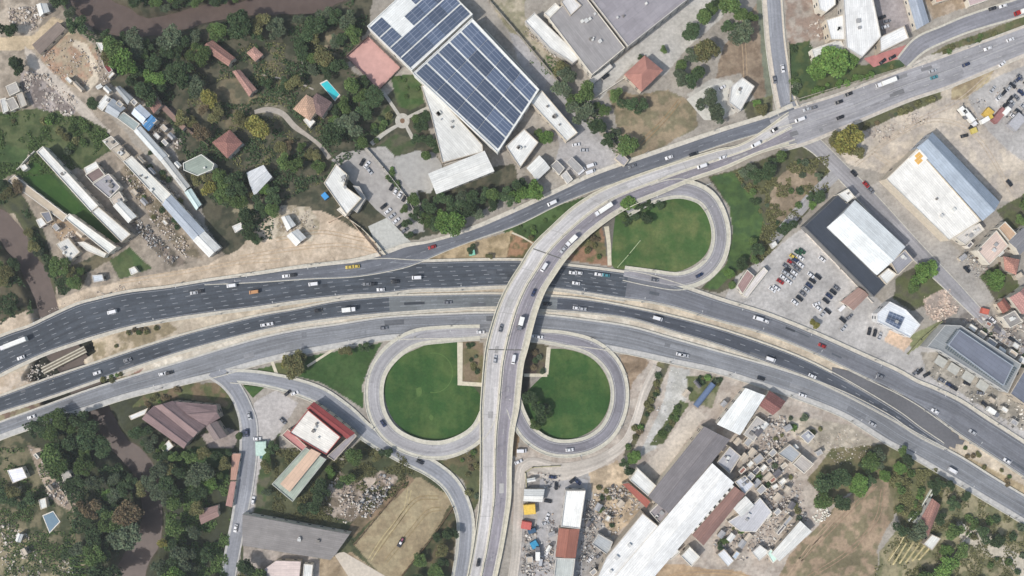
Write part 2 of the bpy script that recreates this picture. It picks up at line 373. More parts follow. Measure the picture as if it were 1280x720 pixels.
# triangles between the ramps
paint([(384,446),(478,428),(462,455),(453,482),(455,512),(425,492),(400,478),(370,470)], (54,86,34), 2, (64,92,40))
paint([(340,455),(384,445),(375,470),(350,470)], (92,98,52), 3)
paint([(298,466),(345,456),(348,468),(320,470)], (72,94,40), 2)
paint([(304,480),(330,482),(316,498)], (72,94,40), 2)
paint([(560,575),(600,552),(600,625),(592,640),(578,600),(545,577)], (84,90,54), 3, (104,96,64))
paint([(625,286),(700,256),(745,242),(702,270),(668,303),(640,296)], (76,102,48), 2, (60,84,38))
paint([(515,331),(580,305),(640,288),(665,305),(655,328),(580,328)], (182,158,118), 3, (150,130,92))
paint([(640,290),(668,303),(655,326),(632,326)], (96,92,54), 4, (160,120,84))
paint([(712,300),(752,278),(762,300),(765,334),(700,324)], (104,100,58), 4, (150,112,82))
paint([(752,278),(768,270),(778,290),(768,335),(760,330)], (108,104,96), 4)
paint([(575,426),(604,428),(604,480),(575,478)], (110,104,66), 3, (128,110,84))
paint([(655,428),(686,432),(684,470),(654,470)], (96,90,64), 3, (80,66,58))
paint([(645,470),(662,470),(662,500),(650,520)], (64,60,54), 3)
paint([(585,480),(604,480),(602,520),(590,525)], (74,80,56), 3)
paint([(640,535),(650,540),(646,572),(640,570)], (128,104,72), 2)
# medians
paint(band(off(hn_b, -1), off(MT, 1)), (202,186,160), 0, (184,168,144))
paint(band(off(MBt, -1), off(s_t, 1)), (206,196,178), 0, (192,180,160))
paint([(112,428),(205,397),(222,412),(190,428),(150,440),(118,452)], (192,172,142), 4, (150,134,100))
paint([(-60,492),(0,470),(50,458),(66,468),(40,480),(0,494),(-60,515)], (206,188,166), 4, (190,168,140))
paint([(118,475),(160,470),(180,460),(172,470),(120,488)], (128,116,80), 3, (160,120,104))
paint([(0,518),(50,503),(58,505),(0,530)], (146,136,100), 3, (120,96,80))
# riverbed
def river_dist(poly):
    pts = catmull(poly, 4); D = np.full(X.shape, 1e9)
    for a, b in zip(pts[:-1], pts[1:]):
        vx, vy = b[0] - a[0], b[1] - a[1]; L = vx*vx + vy*vy + 1e-9
        x0, x1 = min(a[0], b[0]) - 45, max(a[0], b[0]) + 45; y0, y1 = min(a[1], b[1]) - 45, max(a[1], b[1]) + 45
        i0 = max(0, int(((360 - y1) * K - gy0) / gs)); i1 = min(NY, int(((360 - y0) * K - gy0) / gs) + 1)
        j0 = max(0, int(((x0 - 640) * K - gx0) / gs)); j1 = min(NX, int(((x1 - 640) * K - gx0) / gs) + 1)
        if i1 <= i0 or j1 <= j0: continue
        sl = (slice(i0, i1), slice(j0, j1))
        t = np.clip(((PX[sl] - a[0]) * vx + (PY[sl] - a[1]) * vy) / L, 0, 1)
        d = np.hypot(PX[sl] - a[0] - t * vx, PY[sl] - a[1] - t * vy) - (a[2] + (b[2] - a[2]) * t)
        D[sl] = np.minimum(D[sl], d)
    return D
RSC = H / (H + 4.0); PX0, PY0 = PX, PY; PX = 640 + (PX - 640) * RSC; PY = 360 + (PY - 360) * RSC
RD = np.minimum(river_dist(RIV[0]), river_dist(RIV[1])) + 8 * JX
PX, PY = PX0, PY0
bed = np.clip((9 - RD) / 14, 0, 1)
a = np.clip((5 - RD) / 7, 0, 1)[..., None] * .8
CC = CC * (1 - a) + np.array(lin((92, 80, 66))) * a
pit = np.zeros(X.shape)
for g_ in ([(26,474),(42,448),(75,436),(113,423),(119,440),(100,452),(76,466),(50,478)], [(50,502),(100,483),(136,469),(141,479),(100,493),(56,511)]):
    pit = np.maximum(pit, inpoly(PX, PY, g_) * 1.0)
CC = np.where(pit[..., None] > 0, np.array(lin((54, 56, 46))) * (.6 + .8 * FN[..., None]), CC)  # pit floors painted very dark: shade of the gaps put into the ground colour
LU = (CC @ np.array([.3, .6, .1]))[..., None]; CC = CC + (LU - CC) * .2
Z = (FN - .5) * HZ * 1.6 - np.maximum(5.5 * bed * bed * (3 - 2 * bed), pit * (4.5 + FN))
idx = np.arange(NX * NY).reshape(NY, NX)
F = np.stack([idx[:-1, :-1], idx[:-1, 1:], idx[1:, 1:], idx[1:, :-1]], -1).reshape(-1, 4)
V = np.stack([X, Y, Z], -1).reshape(-1, 3)
far = 4000.0
ring = np.array([(-far,-far,0),(far,-far,0),(far,far,0),(-far,far,0),(gx0,gy0,0),(gx1,gy0,0),(gx1,gy1,0),(gx0,gy1,0)], float)
n0 = len(V); V = np.vstack([V, ring]); F = np.vstack([F, n0 + np.array([(0,1,5,4),(1,2,6,5),(2,3,7,6),(3,0,4,7)])])
me = bpy.data.meshes.new("ground"); me.vertices.add(len(V)); me.vertices.foreach_set("co", V.astype(np.float32).ravel())
me.loops.add(F.size); me.loops.foreach_set("vertex_index", F.astype(np.int32).ravel())
me.polygons.add(len(F)); me.polygons.foreach_set("loop_start", np.arange(0, F.size, 4, dtype=np.int32)); me.polygons.foreach_set("loop_total", np.full(len(F), 4, np.int32))
me.update(calc_edges=True); me.validate()
ca = me.color_attributes.new("col", 'FLOAT_COLOR', 'POINT')
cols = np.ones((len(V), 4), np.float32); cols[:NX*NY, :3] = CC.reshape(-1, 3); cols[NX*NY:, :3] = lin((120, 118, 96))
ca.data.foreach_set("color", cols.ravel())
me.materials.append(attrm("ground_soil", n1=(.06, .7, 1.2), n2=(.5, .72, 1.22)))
g = bpy.data.objects.new("ground", me); COL.objects.link(g); tag(g, kind='structure')
del X, Y, CC, V, F, cols

# ================================================================ ribbons (roads, paths, water)
ROADS = []      # (name, [(px,py,z)]) for placing traffic
def stations(edges, step=5):
    """edges: list of (xl,yl,xr,yr,z) -> resampled"""
    return catmull(edges, step)
def center(cl, step=5):
    """list of (x,y,w,z) -> edge stations"""
    p = catmull(cl, step); out = []
    for i, q in enumerate(p):
        a = p[max(0, i-1)]; b = p[min(len(p)-1, i+1)]; d = np.array([b[0]-a[0], b[1]-a[1]]); d /= (np.linalg.norm(d) + 1e-9)
        n = np.array([-d[1], d[0]]); w = q[2] / 2        # n: right-hand side in y-down pixels is +n
        out.append(np.array([q[0]-n[0]*w, q[1]-n[1]*w, q[0]+n[0]*w, q[1]+n[1]*w, q[3]]))
    return out
def at(s, f, dz=0):
    z = s[4] + dz
    return P(s[0] + (s[2]-s[0])*f, s[1] + (s[3]-s[1])*f, z)
def ribbon(name, st, mat, f0=0., f1=1., dz=0., skirt=0., parent=None, toground=False, n=4):
    v = []; uv = []; f = []; run = 0; prev = None
    for s in st:
        c = at(s, (f0+f1)/2, dz)
        if prev is not None: run += (c - prev).length
        prev = c; L = at(s, f0, dz); w = (at(s, f1, dz) - L).length
        for k in range(n + 1):
            q = at(s, f0 + (f1-f0)*k/n, dz); v.append(q); uv.append((w*k/n, run))
    m = n + 1
    for i in range(len(st)-1):
        for k in range(n):
            a = i*m + k; f.append((a, a+m, a+m+1, a+1))
    if skirt or toground:
        b = len(v)
        for s in st:
            for e in (f0, f1):
                q = at(s, e, dz); z = -.2 if toground else q.z - skirt; v.append(Vector((q.x, q.y, z))); uv.append((0, 0))
        for i in range(len(st)-1):
            a = i*m; c = b + 2*i
            f.append((a, c, c+2, a+m)); f.append((a+n, a+m+n, c+3, c+1))
            f.append((c, c+1, c+3, c+2))
        e = len(st)-1
        f.append((0, n, b+1, b)); f.append((e*m, b+2*e, b+2*e+1, e*m+n))
    o = mk(name, v, f, mat, parent, uv=uv); return o
def wallrib(name, st, fr, wid, h, mat, parent=None, dz=0.):
    """a low wall of given width/height standing along fraction fr of the ribbon"""
    v = []; f = []
    for i, s in enumerate(st):
        A = at(s, fr, dz); L = at(s, 0, dz); R = at(s, 1, dz); d = (R - L); d.z = 0; d.normalize()
        for a, z in ((-wid/2, 0), (-wid/2, h), (wid/2, h), (wid/2, 0)): v.append(A + d*a + Vector((0, 0, z)))
    for i in range(len(st)-1):
        b = 4*i
        for k in range(3): f.append((b+k, b+4+k, b+5+k, b+k+1))
    e = 4*(len(st)-1); f.append((0, 1, 2, 3)); f.append((e+3, e+2, e+1, e))
    return mk(name, v, f, mat, parent)
def dashes(name, st, frs, mat, parent, L=3.0, gap=5.8, w=.3, dz=.02, solid=()):
    v = []; f = []
    for fr, sol in [(x, False) for x in frs] + [(x, True) for x in solid]:
        pts = [at(s, fr, dz) for s in st]; run = 0
        for i in range(len(pts)-1):
            a, b = pts[i], pts[i+1]; seg = (b - a).length
            if seg < .01: continue
            d = (b - a) / seg; n = Vector((-d.y, d.x, 0)) * w / 2; t = 0
            while t < seg:
                ph = (run + t) % (L + gap)
                if sol: e = seg; on = True
                elif ph < L: e = min(seg, t + L - ph + 1e-3); on = True
                else: e = min(seg, t + L + gap - ph + 1e-3); on = False
                if on:
                    p, q = a + d*t, a + d*e; k = len(v); v += [p - n, q - n, q + n, p + n]; f.append((k, k+1, k+2, k+3))
                t = e
            run += seg
    return mk(name, v, f, mat, parent)
WHITE = plain((138, 141, 146), .85, .3, 1.5); FADED = plain((168, 167, 166), .8, .3, 1.5)
KERB = plain((190, 186, 174), .85, .2, .8)
def reg(name, st, f=.5): ROADS.append((name, [(s[0]+(s[2]-s[0])*f, s[1]+(s[3]-s[1])*f, s[4]) for s in st]))
def road(name, st, mat, frs=(), solid=(), dz=0., shoulder=None, smat=None, kerbs=True, skirt=.5, paint_m=None, toground=False):
    base_o = None
    r = ribbon(name, st, mat, dz=dz, skirt=skirt, toground=toground); tag(r, kind='structure')
    if frs or solid: dashes('lane_marking', st, frs, paint_m or WHITE, r, solid=solid, dz=dz+.03)
    if shoulder:
        st2 = [widen(s, shoulder) for s in st]
        b = ribbon(name + '_shoulder', st2, smat or KERB, dz=dz-.06, skirt=skirt, toground=toground); tag(b, kind='structure')
        if kerbs:
            for e in (0, 1): wallrib('kerb', st2, e, .45, .32, KERB, b, dz-.06)
    return r
def widen(s, d):
    a = np.array([s[2]-s[0], s[3]-s[1]]); a /= np.linalg.norm(a)
    dl, dr = (d, d) if not isinstance(d, tuple) else d
    return np.array([s[0]-a[0]*dl, s[1]-a[1]*dl, s[2]+a[0]*dr, s[3]+a[1]*dr, s[4]])
def tb(rows, z): # vertical pairs -> perpendicular-ish stations
    top = catmull([(a[0], a[1]) for a in rows], 6); bot = catmull([(a[0], a[2]) for a in rows], 6)
    top = [np.array(p) for p in top]; bot = [np.array(p) for p in bot]; out = []
    B = np.array(bot)
    for i, p in enumerate(top):
        a = top[max(0,i-1)]; b = top[min(len(top)-1,i+1)]; d = (b-a)/np.linalg.norm(b-a)
        k = np.argmin(np.abs((B - p) @ d)); q = B[k]
        if 0 < k < len(B)-1:   # refine
            for j in (k-1, k):
                u = (B[j]-p) @ d; v = (B[j+1]-p) @ d
                if u <= 0 <= v and v > u: q = B[j] + (B[j+1]-B[j]) * (-u/(v-u)); break
        out.append(np.array([p[0], p[1], q[0], q[1], z]))
    return out
for r in RIV:
    pts = center([(x, y, 2*w + 14, -4.0) for x, y, w in r])
    m, t, b = nodes("river_water", .5, .25); o = coords(t)
    s = mul(t, lin((90, 77, 71)), noise(t, .03, 7, o), .88, 1.1); s = mul(t, s, noise(t, .25, 6, o), .86, 1.14); t.links.new(s, b.inputs["Base Color"])
    bp = t.nodes.new("ShaderNodeBump"); bp.inputs["Strength"].default_value = .2; t.links.new(noise(t, .8, 4, o), bp.inputs["Height"]); t.links.new(bp.outputs[0], b.inputs["Normal"])
    tag(ribbon('river', pts, m, n=2), kind='structure')
DARK = asphalt((74, 79, 86)); MID = asphalt((112, 116, 124)); PALE = asphalt((158, 156, 160)); LIGHT = asphalt((184, 182, 180)); OPD = asphalt((140, 137, 142))
hn = tb(HN, .5); mr = tb(MR, .47); sr = tb(SR, .395)
split = lambda st, x0, x1: [s for s in st if x0 <= (s[0]+s[2])/2 <= x1]
SHM = plain((186, 180, 168), .9, .2, .5)
# the upper highway: dark new asphalt west, greyer east
a = split(hn, -80, 786); road('highway', a, DARK, (.2, .37, .54, .70, .85), (.05, .97), shoulder=(3, 4), smat=SHM)
b = split(hn, 778, 1400); road('highway', b, asphalt((110, 112, 118)), (), (.08, .95), shoulder=(4, 2), smat=SHM, dz=-.004)
a = split(mr, -80, 488); road('highway', a, DARK, (.34, .66), (.06, .95), shoulder=(2, 3), smat=SHM)
b = split(mr, 480, 700); road('highway', b, asphalt((112, 116, 118)), (.34, .66), (.06,), shoulder=(2, 3), smat=SHM, dz=-.004)
c = split(mr, 692, 1400); road('highway', c, asphalt((76, 80, 88)), (.5,), (.06, .94), shoulder=(2, 2), smat=SHM, dz=-.008)
road('service_road', sr, asphalt((124, 126, 130)), (), (.08, .5, .9), shoulder=(2, 7), smat=plain((178, 176, 172), .9, .2, .5), paint_m=WHITE)
reg('hn', hn); reg('mr', mr); reg('sr', sr)
# dark wedge where the carriageways part
v = [P(x, y, .47) for x, y in [(1040,459),(1062,464),(1085,474),(1104,481),(1120,490),(1138,498),(1150,505),(1163,514),(1180,530),(1186,532),(1190,540),(1198,543),(1199,549),(1206,551),(1203,556),(1195,555),(1194,561),(1187,558),(1184,563),(1176,555),(1150,537),(1120,514),(1085,492),(1060,477),(1040,468)]]
tag(mk('road_wedge', v, tessellate_polygon([v]), asphalt((98, 98, 101))), kind='structure')
# stripes across the bus lane stretch (rumble paint) west of the junction
# frontage road north
fr = catmull([(255,354,256,356,.535),(320,345,322,353,.535),(380,336,383,349,.535),(440,329,444,346,.535),(482,318,492,338,.53),(508,309,520,330,.52),(540,303,560,313,.5),(590,288,600,298,.48),(640,267,648,281,.48),(690,244,697,257,.48),(740,221,748,236,.48),(790,203,797,219,.48),(855,181,860,196,.49),(905,164,912,178,.5),(960,147,966,162,.515),(992,134,1000,152,.515)], 5)
road('frontage_road', fr, asphalt((104, 107, 114)), (.5,), (.92,), shoulder=(5, .01), smat=plain((192, 186, 174), .9, .2, .5)); reg('fr', fr)
# main road going north east from the overpass
ne = catmull([(962,150,975,186,.56),(992,137,1010,176,.56),(1047,120,1062,154,.56),(1122,92,1134,124,.56),(1180,72,1192,104,.56),(1280,35,1292,62,.56),(1350,8,1362,38,.56)], 5)
road('main_road', ne, asphalt((150, 149, 152)), (.26, .74), (.5,), shoulder=(3, 4), smat=plain((186, 178, 168), .9, .2, .5), paint_m=FADED); reg('ne', ne, .25); reg('ne2', ne, .75)
su = center([(1128,78,14,.3),(1150,56,18,.3),(1180,42,17,.3),(1215,28,18,.3),(1280,8,20,.3),(1350,-14,20,.3)])
road('side_road', su, asphalt((134, 134, 140)), (), (), shoulder=2); reg('su', su)
ns = center([(962,-60,17,.26),(967,0,17,.26),(972,60,17,.26),(982,120,18,.26),(992,150,22,.3)])
road('side_road', ns, asphalt((140, 142, 148)), (.5,), (), shoulder=(2, 6), smat=plain((196, 186, 172), .9, .2, .5), dz=0); reg('ns', ns)
e1 = center([(1000,168,22,.3),(1022,184,18,.3),(1050,212,18,.3),(1085,248,20,.3),(1140,308,20,.3),(1190,358,16,.3),(1240,408,12,.3),(1300,455,12,.3),(1350,490,12,.3)])
road('side_road', e1, asphalt((150, 148, 150)), (), (), shoulder=1, kerbs=False); reg('e1', e1)
e2 = center([(1046,216,14,.28),(1015,246,14,.28),(988,276,13,.28),(966,302,12,.28)])
road('side_road', e2, asphalt((160, 158, 158)), (), (), kerbs=False, dz=-.02); reg('e2', e2)
# south west street and slip road
sw = center([(266,462,18,.355),(284,475,17,.355),(297,492,15,.355),(305,509,16,.355),(311,530,18,.355),(311,565,18,.355),(306,610,17,.34),(299,650,15,.34),(291,690,15,.3),(284,730,15,.3),(280,770,15,.3)])
road('street', sw, asphalt((142, 144, 150)), (), (), shoulder=(2, 3), smat=plain((176, 174, 170), .9, .2, .5), kerbs=False); reg('sw', sw)
sl = center([(288,470,10,.375),(306,471,11,.375),(330,474,12,.375),(365,482,14,.375),(400,495,16,.4),(432,517,16,.4),(460,542,15,.4),(500,566,15,.4),(540,586,15,.4),(566,609,15,.4),(581,645,15,.36),(581,685,15,.34),(575,725,15,.34),(568,770,15,.34)])
road('slip_road', sl, asphalt((142, 144, 150)), (), (.12, .88), shoulder=3.5, smat=plain((182, 180, 170), .9, .2, .5)); reg('sl', sl)
# pale road round the outside of the south east loop and beside the overpass
so_ = center([(632,770,13,.2),(644,700,12,.2),(648,640,12,.2),(650,600,13,.2),(662,582,20,.2),(700,590,22,.2),(745,578,16,.2),(780,555,12,.2),(795,525,11,.2),(806,490,11,.2),(822,458,12,.2)])
road('gravel_road', so_, asphalt((186, 178, 168)), (), (), kerbs=False); reg('so', so_)

# ================================================================ loops and overpass
SHO = plain((188, 184, 170), .9, .18, .5)
l1 = center([(782,262,11,3.4),(810,246,13,2.9),(838,237,15,2.4),(862,238,15,1.9),(884,249,14,1.5),(897,272,14,1.2),(901,298,14,.9),(894,324,14,.7),(875,343,14,.6),(848,351,13,.55),(815,347,12,.52),(780,341,9,.51)])
l2 = center([(600,415,10,.5),(560,417,12,.5),(520,422,13,.55),(492,438,14,.6),(473,462,14,.7),(467,490,14,.8),(472,520,14,1.0),(490,545,14,1.2),(520,560,14,1.5),(552,563,14,1.8),(580,554,14,2.1),(600,538,13,2.4),(613,512,12,3.2)])
l3 = center([(637,462,8,5.0),(640,490,11,4.0),(646,516,13,3.0),(659,540,14,2.2),(681,556,14,1.6),(706,561,14,1.2),(735,556,14,1.0),(758,541,14,.8),(771,518,14,.7),(775,492,14,.6),(770,466,14,.55),(756,446,14,.52),(735,432,13,.5),(705,424,12,.5),(676,420,9,.5)])
for st, mt, sh in ((l1, asphalt((140, 138, 142)), (5, 4)), (l2, asphalt((160, 158, 160)), (5, 4)), (l3, asphalt((128, 126, 132)), (4, 4))):
    road('loop_ramp', st, mt, (), (.1, .9), shoulder=sh, smat=SHO, toground=True, paint_m=FADED)
    st2 = [widen(s, sh) for s in st]
for n_, s_ in (('l1', l1), ('l2', l2), ('l3', l3)): reg(n_, s_)
# overpass edges: west/left edge, east/right edge, deck height
OPE = [(985,140,995,180,.55),(930,178,950,192,.9),(895,187,905,212,1.3),(852,200,866,226,1.9),(800,217,826,243,3.0),(752,236,790,258,4.2),(717,257,762,275,5.2),(688,283,734,297,6.2),(665,306,710,322,6.9),(650,330,695,343,7.2),(636,352,682,364,7.4),(623,378,673,387,7.4),(614,405,667,408,7.2),(607,432,661,433,6.6),(604,455,655,455,5.8),(602,480,652,480,4.9),(600,510,649,510,3.6),(600,540,643,540,2.5),(600,575,640,575,1.6),(599,620,639,620,1.0),(596,650,635,650,.7),(590,690,628,690,.55),(581,735,618,735,.5),(572,775,608,775,.5)]
op = catmull(OPE, 4)
root = empty('overpass', P(640, 360, 0)); tag(root, "curved concrete road overpass crossing the highways in the middle", "bridge")
inv = Vector(root.location)
def par(o): o.parent = root; o.matrix_parent_inverse = root.matrix_world.inverted(); o.matrix_parent_inverse = Matrix.Translation(-inv); return o
par(ribbon('deck', op, plain((186, 182, 168), .9, .18, .5), dz=-.05, skirt=1.1, n=6))
LP = [s for s in op]
a = par(ribbon('carriageway', op, asphalt((186, 183, 182)), .085, .44, dz=0)); b = par(ribbon('carriageway', op, asphalt((138, 134, 140)), .50, .86, dz=0))
for fr_ in (.26, .68):
    run = 0; nx_ = 4
    for i in range(len(op)-1):
        p0, p1 = at(op[i], fr_, .03), at(op[i+1], fr_, .03); L_ = (p1-p0).length
        if run + L_ >= nx_:
            d = (p1-p0).normalized(); n = Vector((-d.y, d.x, 0))*.13; a_ = p0 + d*max(0, nx_-run); b_ = a_ + d*2.6; mb = MB(); mb.quad(a_-n, b_-n, b_+n, a_+n)
            par(mb.build('lane_dash', FADED)); nx_ += 12
        run += L_
par(dashes('edge_line', op, (), plain((210, 205, 195), .8, .2), None, dz=.03, w=.28, solid=(.10, .425, .515, .845)))
PAR = plain((200, 194, 176), .85, .15, .5)
for fr_, w_, h_, nm in ((0.01, .5, 1.0, 'parapet'), (.99, .5, 1.0, 'parapet'), (.468, .6, .8, 'median_barrier'), (.075, .3, .25, 'kerb'), (.872, .3, .25, 'kerb')):
    par(wallrib(nm, op, fr_, w_, h_, PAR, None))
# abutments: solid below the ramps outside the open span
for lo, hi in ((0, None),):
    A = [s for s in op if (s[1] + s[3]) / 2 < 322 and s[4] > .7 and (s[0]+s[2])/2 > 690]; B = [s for s in op if (s[1] + s[3]) / 2 > 428 and s[4] > .7]
    for seg in (A, B): par(ribbon('abutment', seg, plain((168, 162, 150), .9, .2, .5), .02, .98, dz=-1.1, toground=True))
for s in op:
    pass
for yy in (332, 364, 391, 427):
    s = min(op, key=lambda q: abs((q[1]+q[3])/2 - yy) + (0 if (q[0]+q[2])/2 < 720 else 99))
    for fr_ in (.18, .5, .82):
        q = at(s, fr_, -1.15); mb = MB(); mb.cyl((q.x, q.y, -.2), (q.x, q.y, q.z), .7, .7, 12); par(mb.build('pier', plain((170, 165, 155), .9, .1)))
    mb = MB(); p0, p1 = at(s, .08, -1.15), at(s, .92, -1.15); c = (p0+p1)/2; d = p1-p0
    mb.box(c.x, c.y, c.z-.35, d.length, 1.5, .9, math.atan2(d.y, d.x)); par(mb.build('pier_cap', plain((170, 165, 155), .9, .1)))
# dark expansion joints across the deck
for yy in (318, 438):
    s = min(op, key=lambda q: abs((q[1]+q[3])/2 - yy) + (0 if (q[0]+q[2])/2 < 720 else 99))
    p0, p1 = at(s, .09, .045), at(s, .86, .045); d = (p1-p0).normalized(); n = Vector((-d.y, d.x, 0))*.3; mb = MB(); mb.quad(p0-n, p1-n, p1+n, p0+n); par(mb.build('expansion_joint', plain((95, 95, 92))))
reg('opl', op, .26); reg('opr', op, .68)

# patched asphalt, more deck joints, wheel tracks on bare ground
def patches(st, n, frs, wf, mats, seed, parent=None, Lr=(5, 26), dz=.012):
    r = random.Random(seed)
    for k in range(n):
        i = r.randrange(2, len(st)-8); L = r.randint(1, 4); f = r.choice(frs) + r.uniform(-.02, .02); w = wf*r.uniform(.5, 1)
        seg = st[i:i+L+1]; o = ribbon('asphalt_patch', seg, r.choice(mats), f-w/2, f+w/2, dz=dz + .0015*(k % 8))
        if parent: par(o)
        else: tag(o, kind='structure')
pd_, pm_, pl_ = asphalt((62,66,72)), asphalt((96,98,102)), asphalt((132,133,136))
patches(hn, 16, (.12,.28,.45,.62,.78), .14, (pd_, asphalt((84,88,94))), 1); patches(mr, 9, (.18,.5,.82), .26, (pd_, pm_), 2)
patches(sr, 14, (.28,.7), .36, (pm_, asphalt((112,114,118)), pl_), 3); patches(ne, 7, (.15,.35,.65,.85), .18, (asphalt((132,132,134)), asphalt((118,118,120))), 4)
patches(op, 10, (.26,.68), .15, (asphalt((166,164,162)), asphalt((150,148,147))), 5, root)
for k in range(6, len(op)-6, 15):
    s = op[k]
    for f0_, f1_ in ((.09,.435),(.505,.855)):
        p0, p1 = at(s, f0_, .035), at(s, f1_, .035); d = (p1-p0).normalized(); n = Vector((-d.y, d.x, 0))*.09; mb = MB(); mb.quad(p0-n, p1-n, p1+n, p0+n); par(mb.build('expansion_joint', plain((140,138,134))))
TRK = {}
def track(pts, c, w=1.1, gap=4.2):
    st = center([(x, y, gap+w, .05) for x, y in pts])
    for f0_ in (0, 1 - w/(gap+w)):
        tag(ribbon('wheel_track', st, plain(c, .95, .25, .5), f0_, f0_ + w/(gap+w)), kind='structure')
track([(470,690),(495,655),(520,625),(548,622)], (136,120,88)); track([(482,702),(510,668),(534,640),(552,636)], (138,122,90)); track([(462,700),(480,672),(505,640),(512,612)], (172,158,122))
track([(1000,700),(1040,660),(1070,630),(1095,606)], (144,122,102)); track([(1010,722),(1060,690),(1095,650),(1104,612)], (144,122,102)); track([(985,722),(1015,680),(1050,640)], (162,142,120), 1.2)
track([(300,322),(360,312),(430,306),(478,316)], (176,156,132)); track([(150,352),(230,340),(300,328),(350,325)], (178,158,134)); track([(345,300),(400,290),(455,300)], (168,148,124))
track([(1070,205),(1120,170),(1170,150),(1220,170),(1265,240)], (176,162,144)); track([(1100,180),(1150,150),(1200,125),(1240,90)], (172,158,142)); track([(1090,190),(1112,205)], (178,164,146))
track([(800,180),(830,150),(850,125)], (138,116,86)); track([(925,20),(930,60),(932,100)], (160,140,116), 1.2)
track([(810,735),(850,718),(900,715),(950,725)], (168,142,110)); track([(1000,530),(1050,545),(1070,560)], (170,158,140)); track([(985,600),(1000,640),(985,690)], (176,164,150))
# ================================================================ lawns, yards, paths (flat sheets)
ZS = [.06]
def sheet(name, poly, mat, smooth=True, z=None):
    if smooth:
        q = catmull(list(poly) + [poly[0]], 4)[:-1]
    else: q = poly
    if z is None: ZS[0] += .004; z = ZS[0]
    v = [P(p[0], p[1], z) for p in q]; o = mk(name, v, tessellate_polygon([v]), mat)
    # mark upward normals
    return tag(o, kind='structure')
LAWN = grassm((54, 84, 44), (80, 100, 56), 'lawn_grass'); LAWN2 = grassm((68, 94, 52), (100, 110, 68), 'rough_grass'); DRYG = grassm((104, 106, 62), (142, 126, 88), 'dry_grass')
sheet('lawn', [(770,262),(800,250),(840,246),(866,250),(884,270),(889,296),(882,318),(862,334),(835,341),(790,337),(766,333),(766,300)], LAWN2)
sheet('lawn', [(530,432),(572,428),(576,478),(590,482),(602,500),(598,528),(575,546),(545,553),(515,545),(492,525),(481,497),(482,470),(500,447)], LAWN)
sheet('lawn', [(684,436),(710,437),(738,447),(756,467),(763,492),(757,518),(740,538),(712,549),(682,546),(660,534),(652,515),(655,495),(676,472),(684,465)], LAWN)
o_ = MB(); o_.prism(ccw([tuple(P(x, y, .3))[:2] for x, y in ((304,482),(331,484),(324,490),(316,497))]), .2, .5); tag(o_.build('lawn', LAWN), kind='structure')
# faint worn ring and bare patches in the lawn
WG = plain((84, 108, 58), .95, .2, .5)
def ringsheet(name, cx, cy, r0, r1, a0=0, a1=360, z=.1, mat=WG):
    v = []; f = []; n = 40
    for i in range(n+1):
        t = math.radians(a0 + (a1-a0)*i/n)
        for r in (r0, r1): v.append(P(cx + r*math.cos(t), cy + r*math.sin(t)*1.05, z))
    for i in range(n): f.append((2*i, 2*i+1, 2*i+3, 2*i+2))
    return tag(mk(name, v, f, mat), kind='structure')
ringsheet('worn_turf', 542, 466, 23.0, 24.2, -100, 100)
sheet('worn_turf', [(520,486),(526,484),(527,492),(522,496)], WG, z=.1); sheet('worn_turf', [(538,518),(542,521),(540,526),(536,522)], WG, z=.1)
PATH = plain((176, 172, 162), .9, .18, .6); PATH2 = plain((196, 188, 168), .9, .15, .6); PLAZA = plain((160, 158, 154), .9, .15, .4)
for pts in ([(758,283,6,.12),(761,305,5,.12),(762,332,5,.12)], [(575,428,7,.13),(575,478,6,.13)], [(572,479,5,.134),(604,481,5,.134)], [(686,434,5,.13),(683,468,5,.13)], [(655,469,4,.134),(684,469,4,.134)],
            [(340,452,4,.13),(346,468,4,.13)], [(384,458,3,.13),(418,436,3,.13)], [(640,291,2,.13),(652,296,2,.13),(666,304,2,.13)]):
    tag(ribbon('footpath', center(pts), PATH2), kind='structure')
for pts in ([(477,112,4,.15),(488,128,4,.15),(500,146,4,.15)], [(507,148,4,.15),(532,136,4,.15),(548,130,4,.15)], [(508,158,4,.15),(517,175,5,.15)], [(498,156,4,.15),(480,167,5,.15),(464,180,6,.15)]):
    tag(ribbon('footpath', center(pts), PATH), kind='structure')
for pts in ([(318,140,5,.15),(335,137,7,.15),(353,142,7,.15),(368,158,7,.15),(385,170,5,.15),(400,182,5,.15),(412,198,6,.15)], [(322,92,2,.14),(350,98,2,.14),(372,103,2,.14),(392,112,2,.14)], [(375,58,2,.14),(378,78,2,.14),(376,95,2,.14)]):
    tag(ribbon('garden_lane', center(pts), plain((162,154,144), .9, .2, .4)), kind='structure')
ringsheet('circle_path', 503, 151, 3, 9, z=.16, mat=PATH); 
for cx_, cy_ in ((503,151),):
    sheet('flower_bed', [(cx_-3,cy_-3),(cx_+3,cy_-3),(cx_+3,cy_+3),(cx_-3,cy_+3)], plain((120,96,76)), z=.14)
sheet('games_court', [(433,71),(461,46),(501,85),(474,113)], plain((190,150,142), .9, .1, .3), False)
sheet('yard', [(494,198),(519,190),(545,196),(553,216),(536,236),(512,234),(500,215)], PLAZA)
sheet('yard', [(1080,73),(1140,54),(1142,66),(1092,84)], plain((176,120,116), .9, .2, .3), False)
sheet('yard', [(460,283),(484,272),(516,305),(492,322),(476,318)], plain((178,178,172), .9, .15), False)
sheet('yard', [(700,590),(735,600),(730,660),(726,740),(668,740),(672,640),(675,600)], plain((160,158,158), .9, .2, .3), False)
sheet('yard', [(552,181),(602,181),(604,192),(556,206)], plain((196,194,190), .9, .15), False)
sheet('sports_field', [(46,200),(112,268),(147,303),(139,305),(84,271),(26,219)], grassm((52,80,38),(66,90,46),'field_grass'), False)
sheet('yard', [(414,200),(428,190),(455,188),(520,262),(505,290),(470,262)], plain((158,154,150), .9, .2, .3), False)
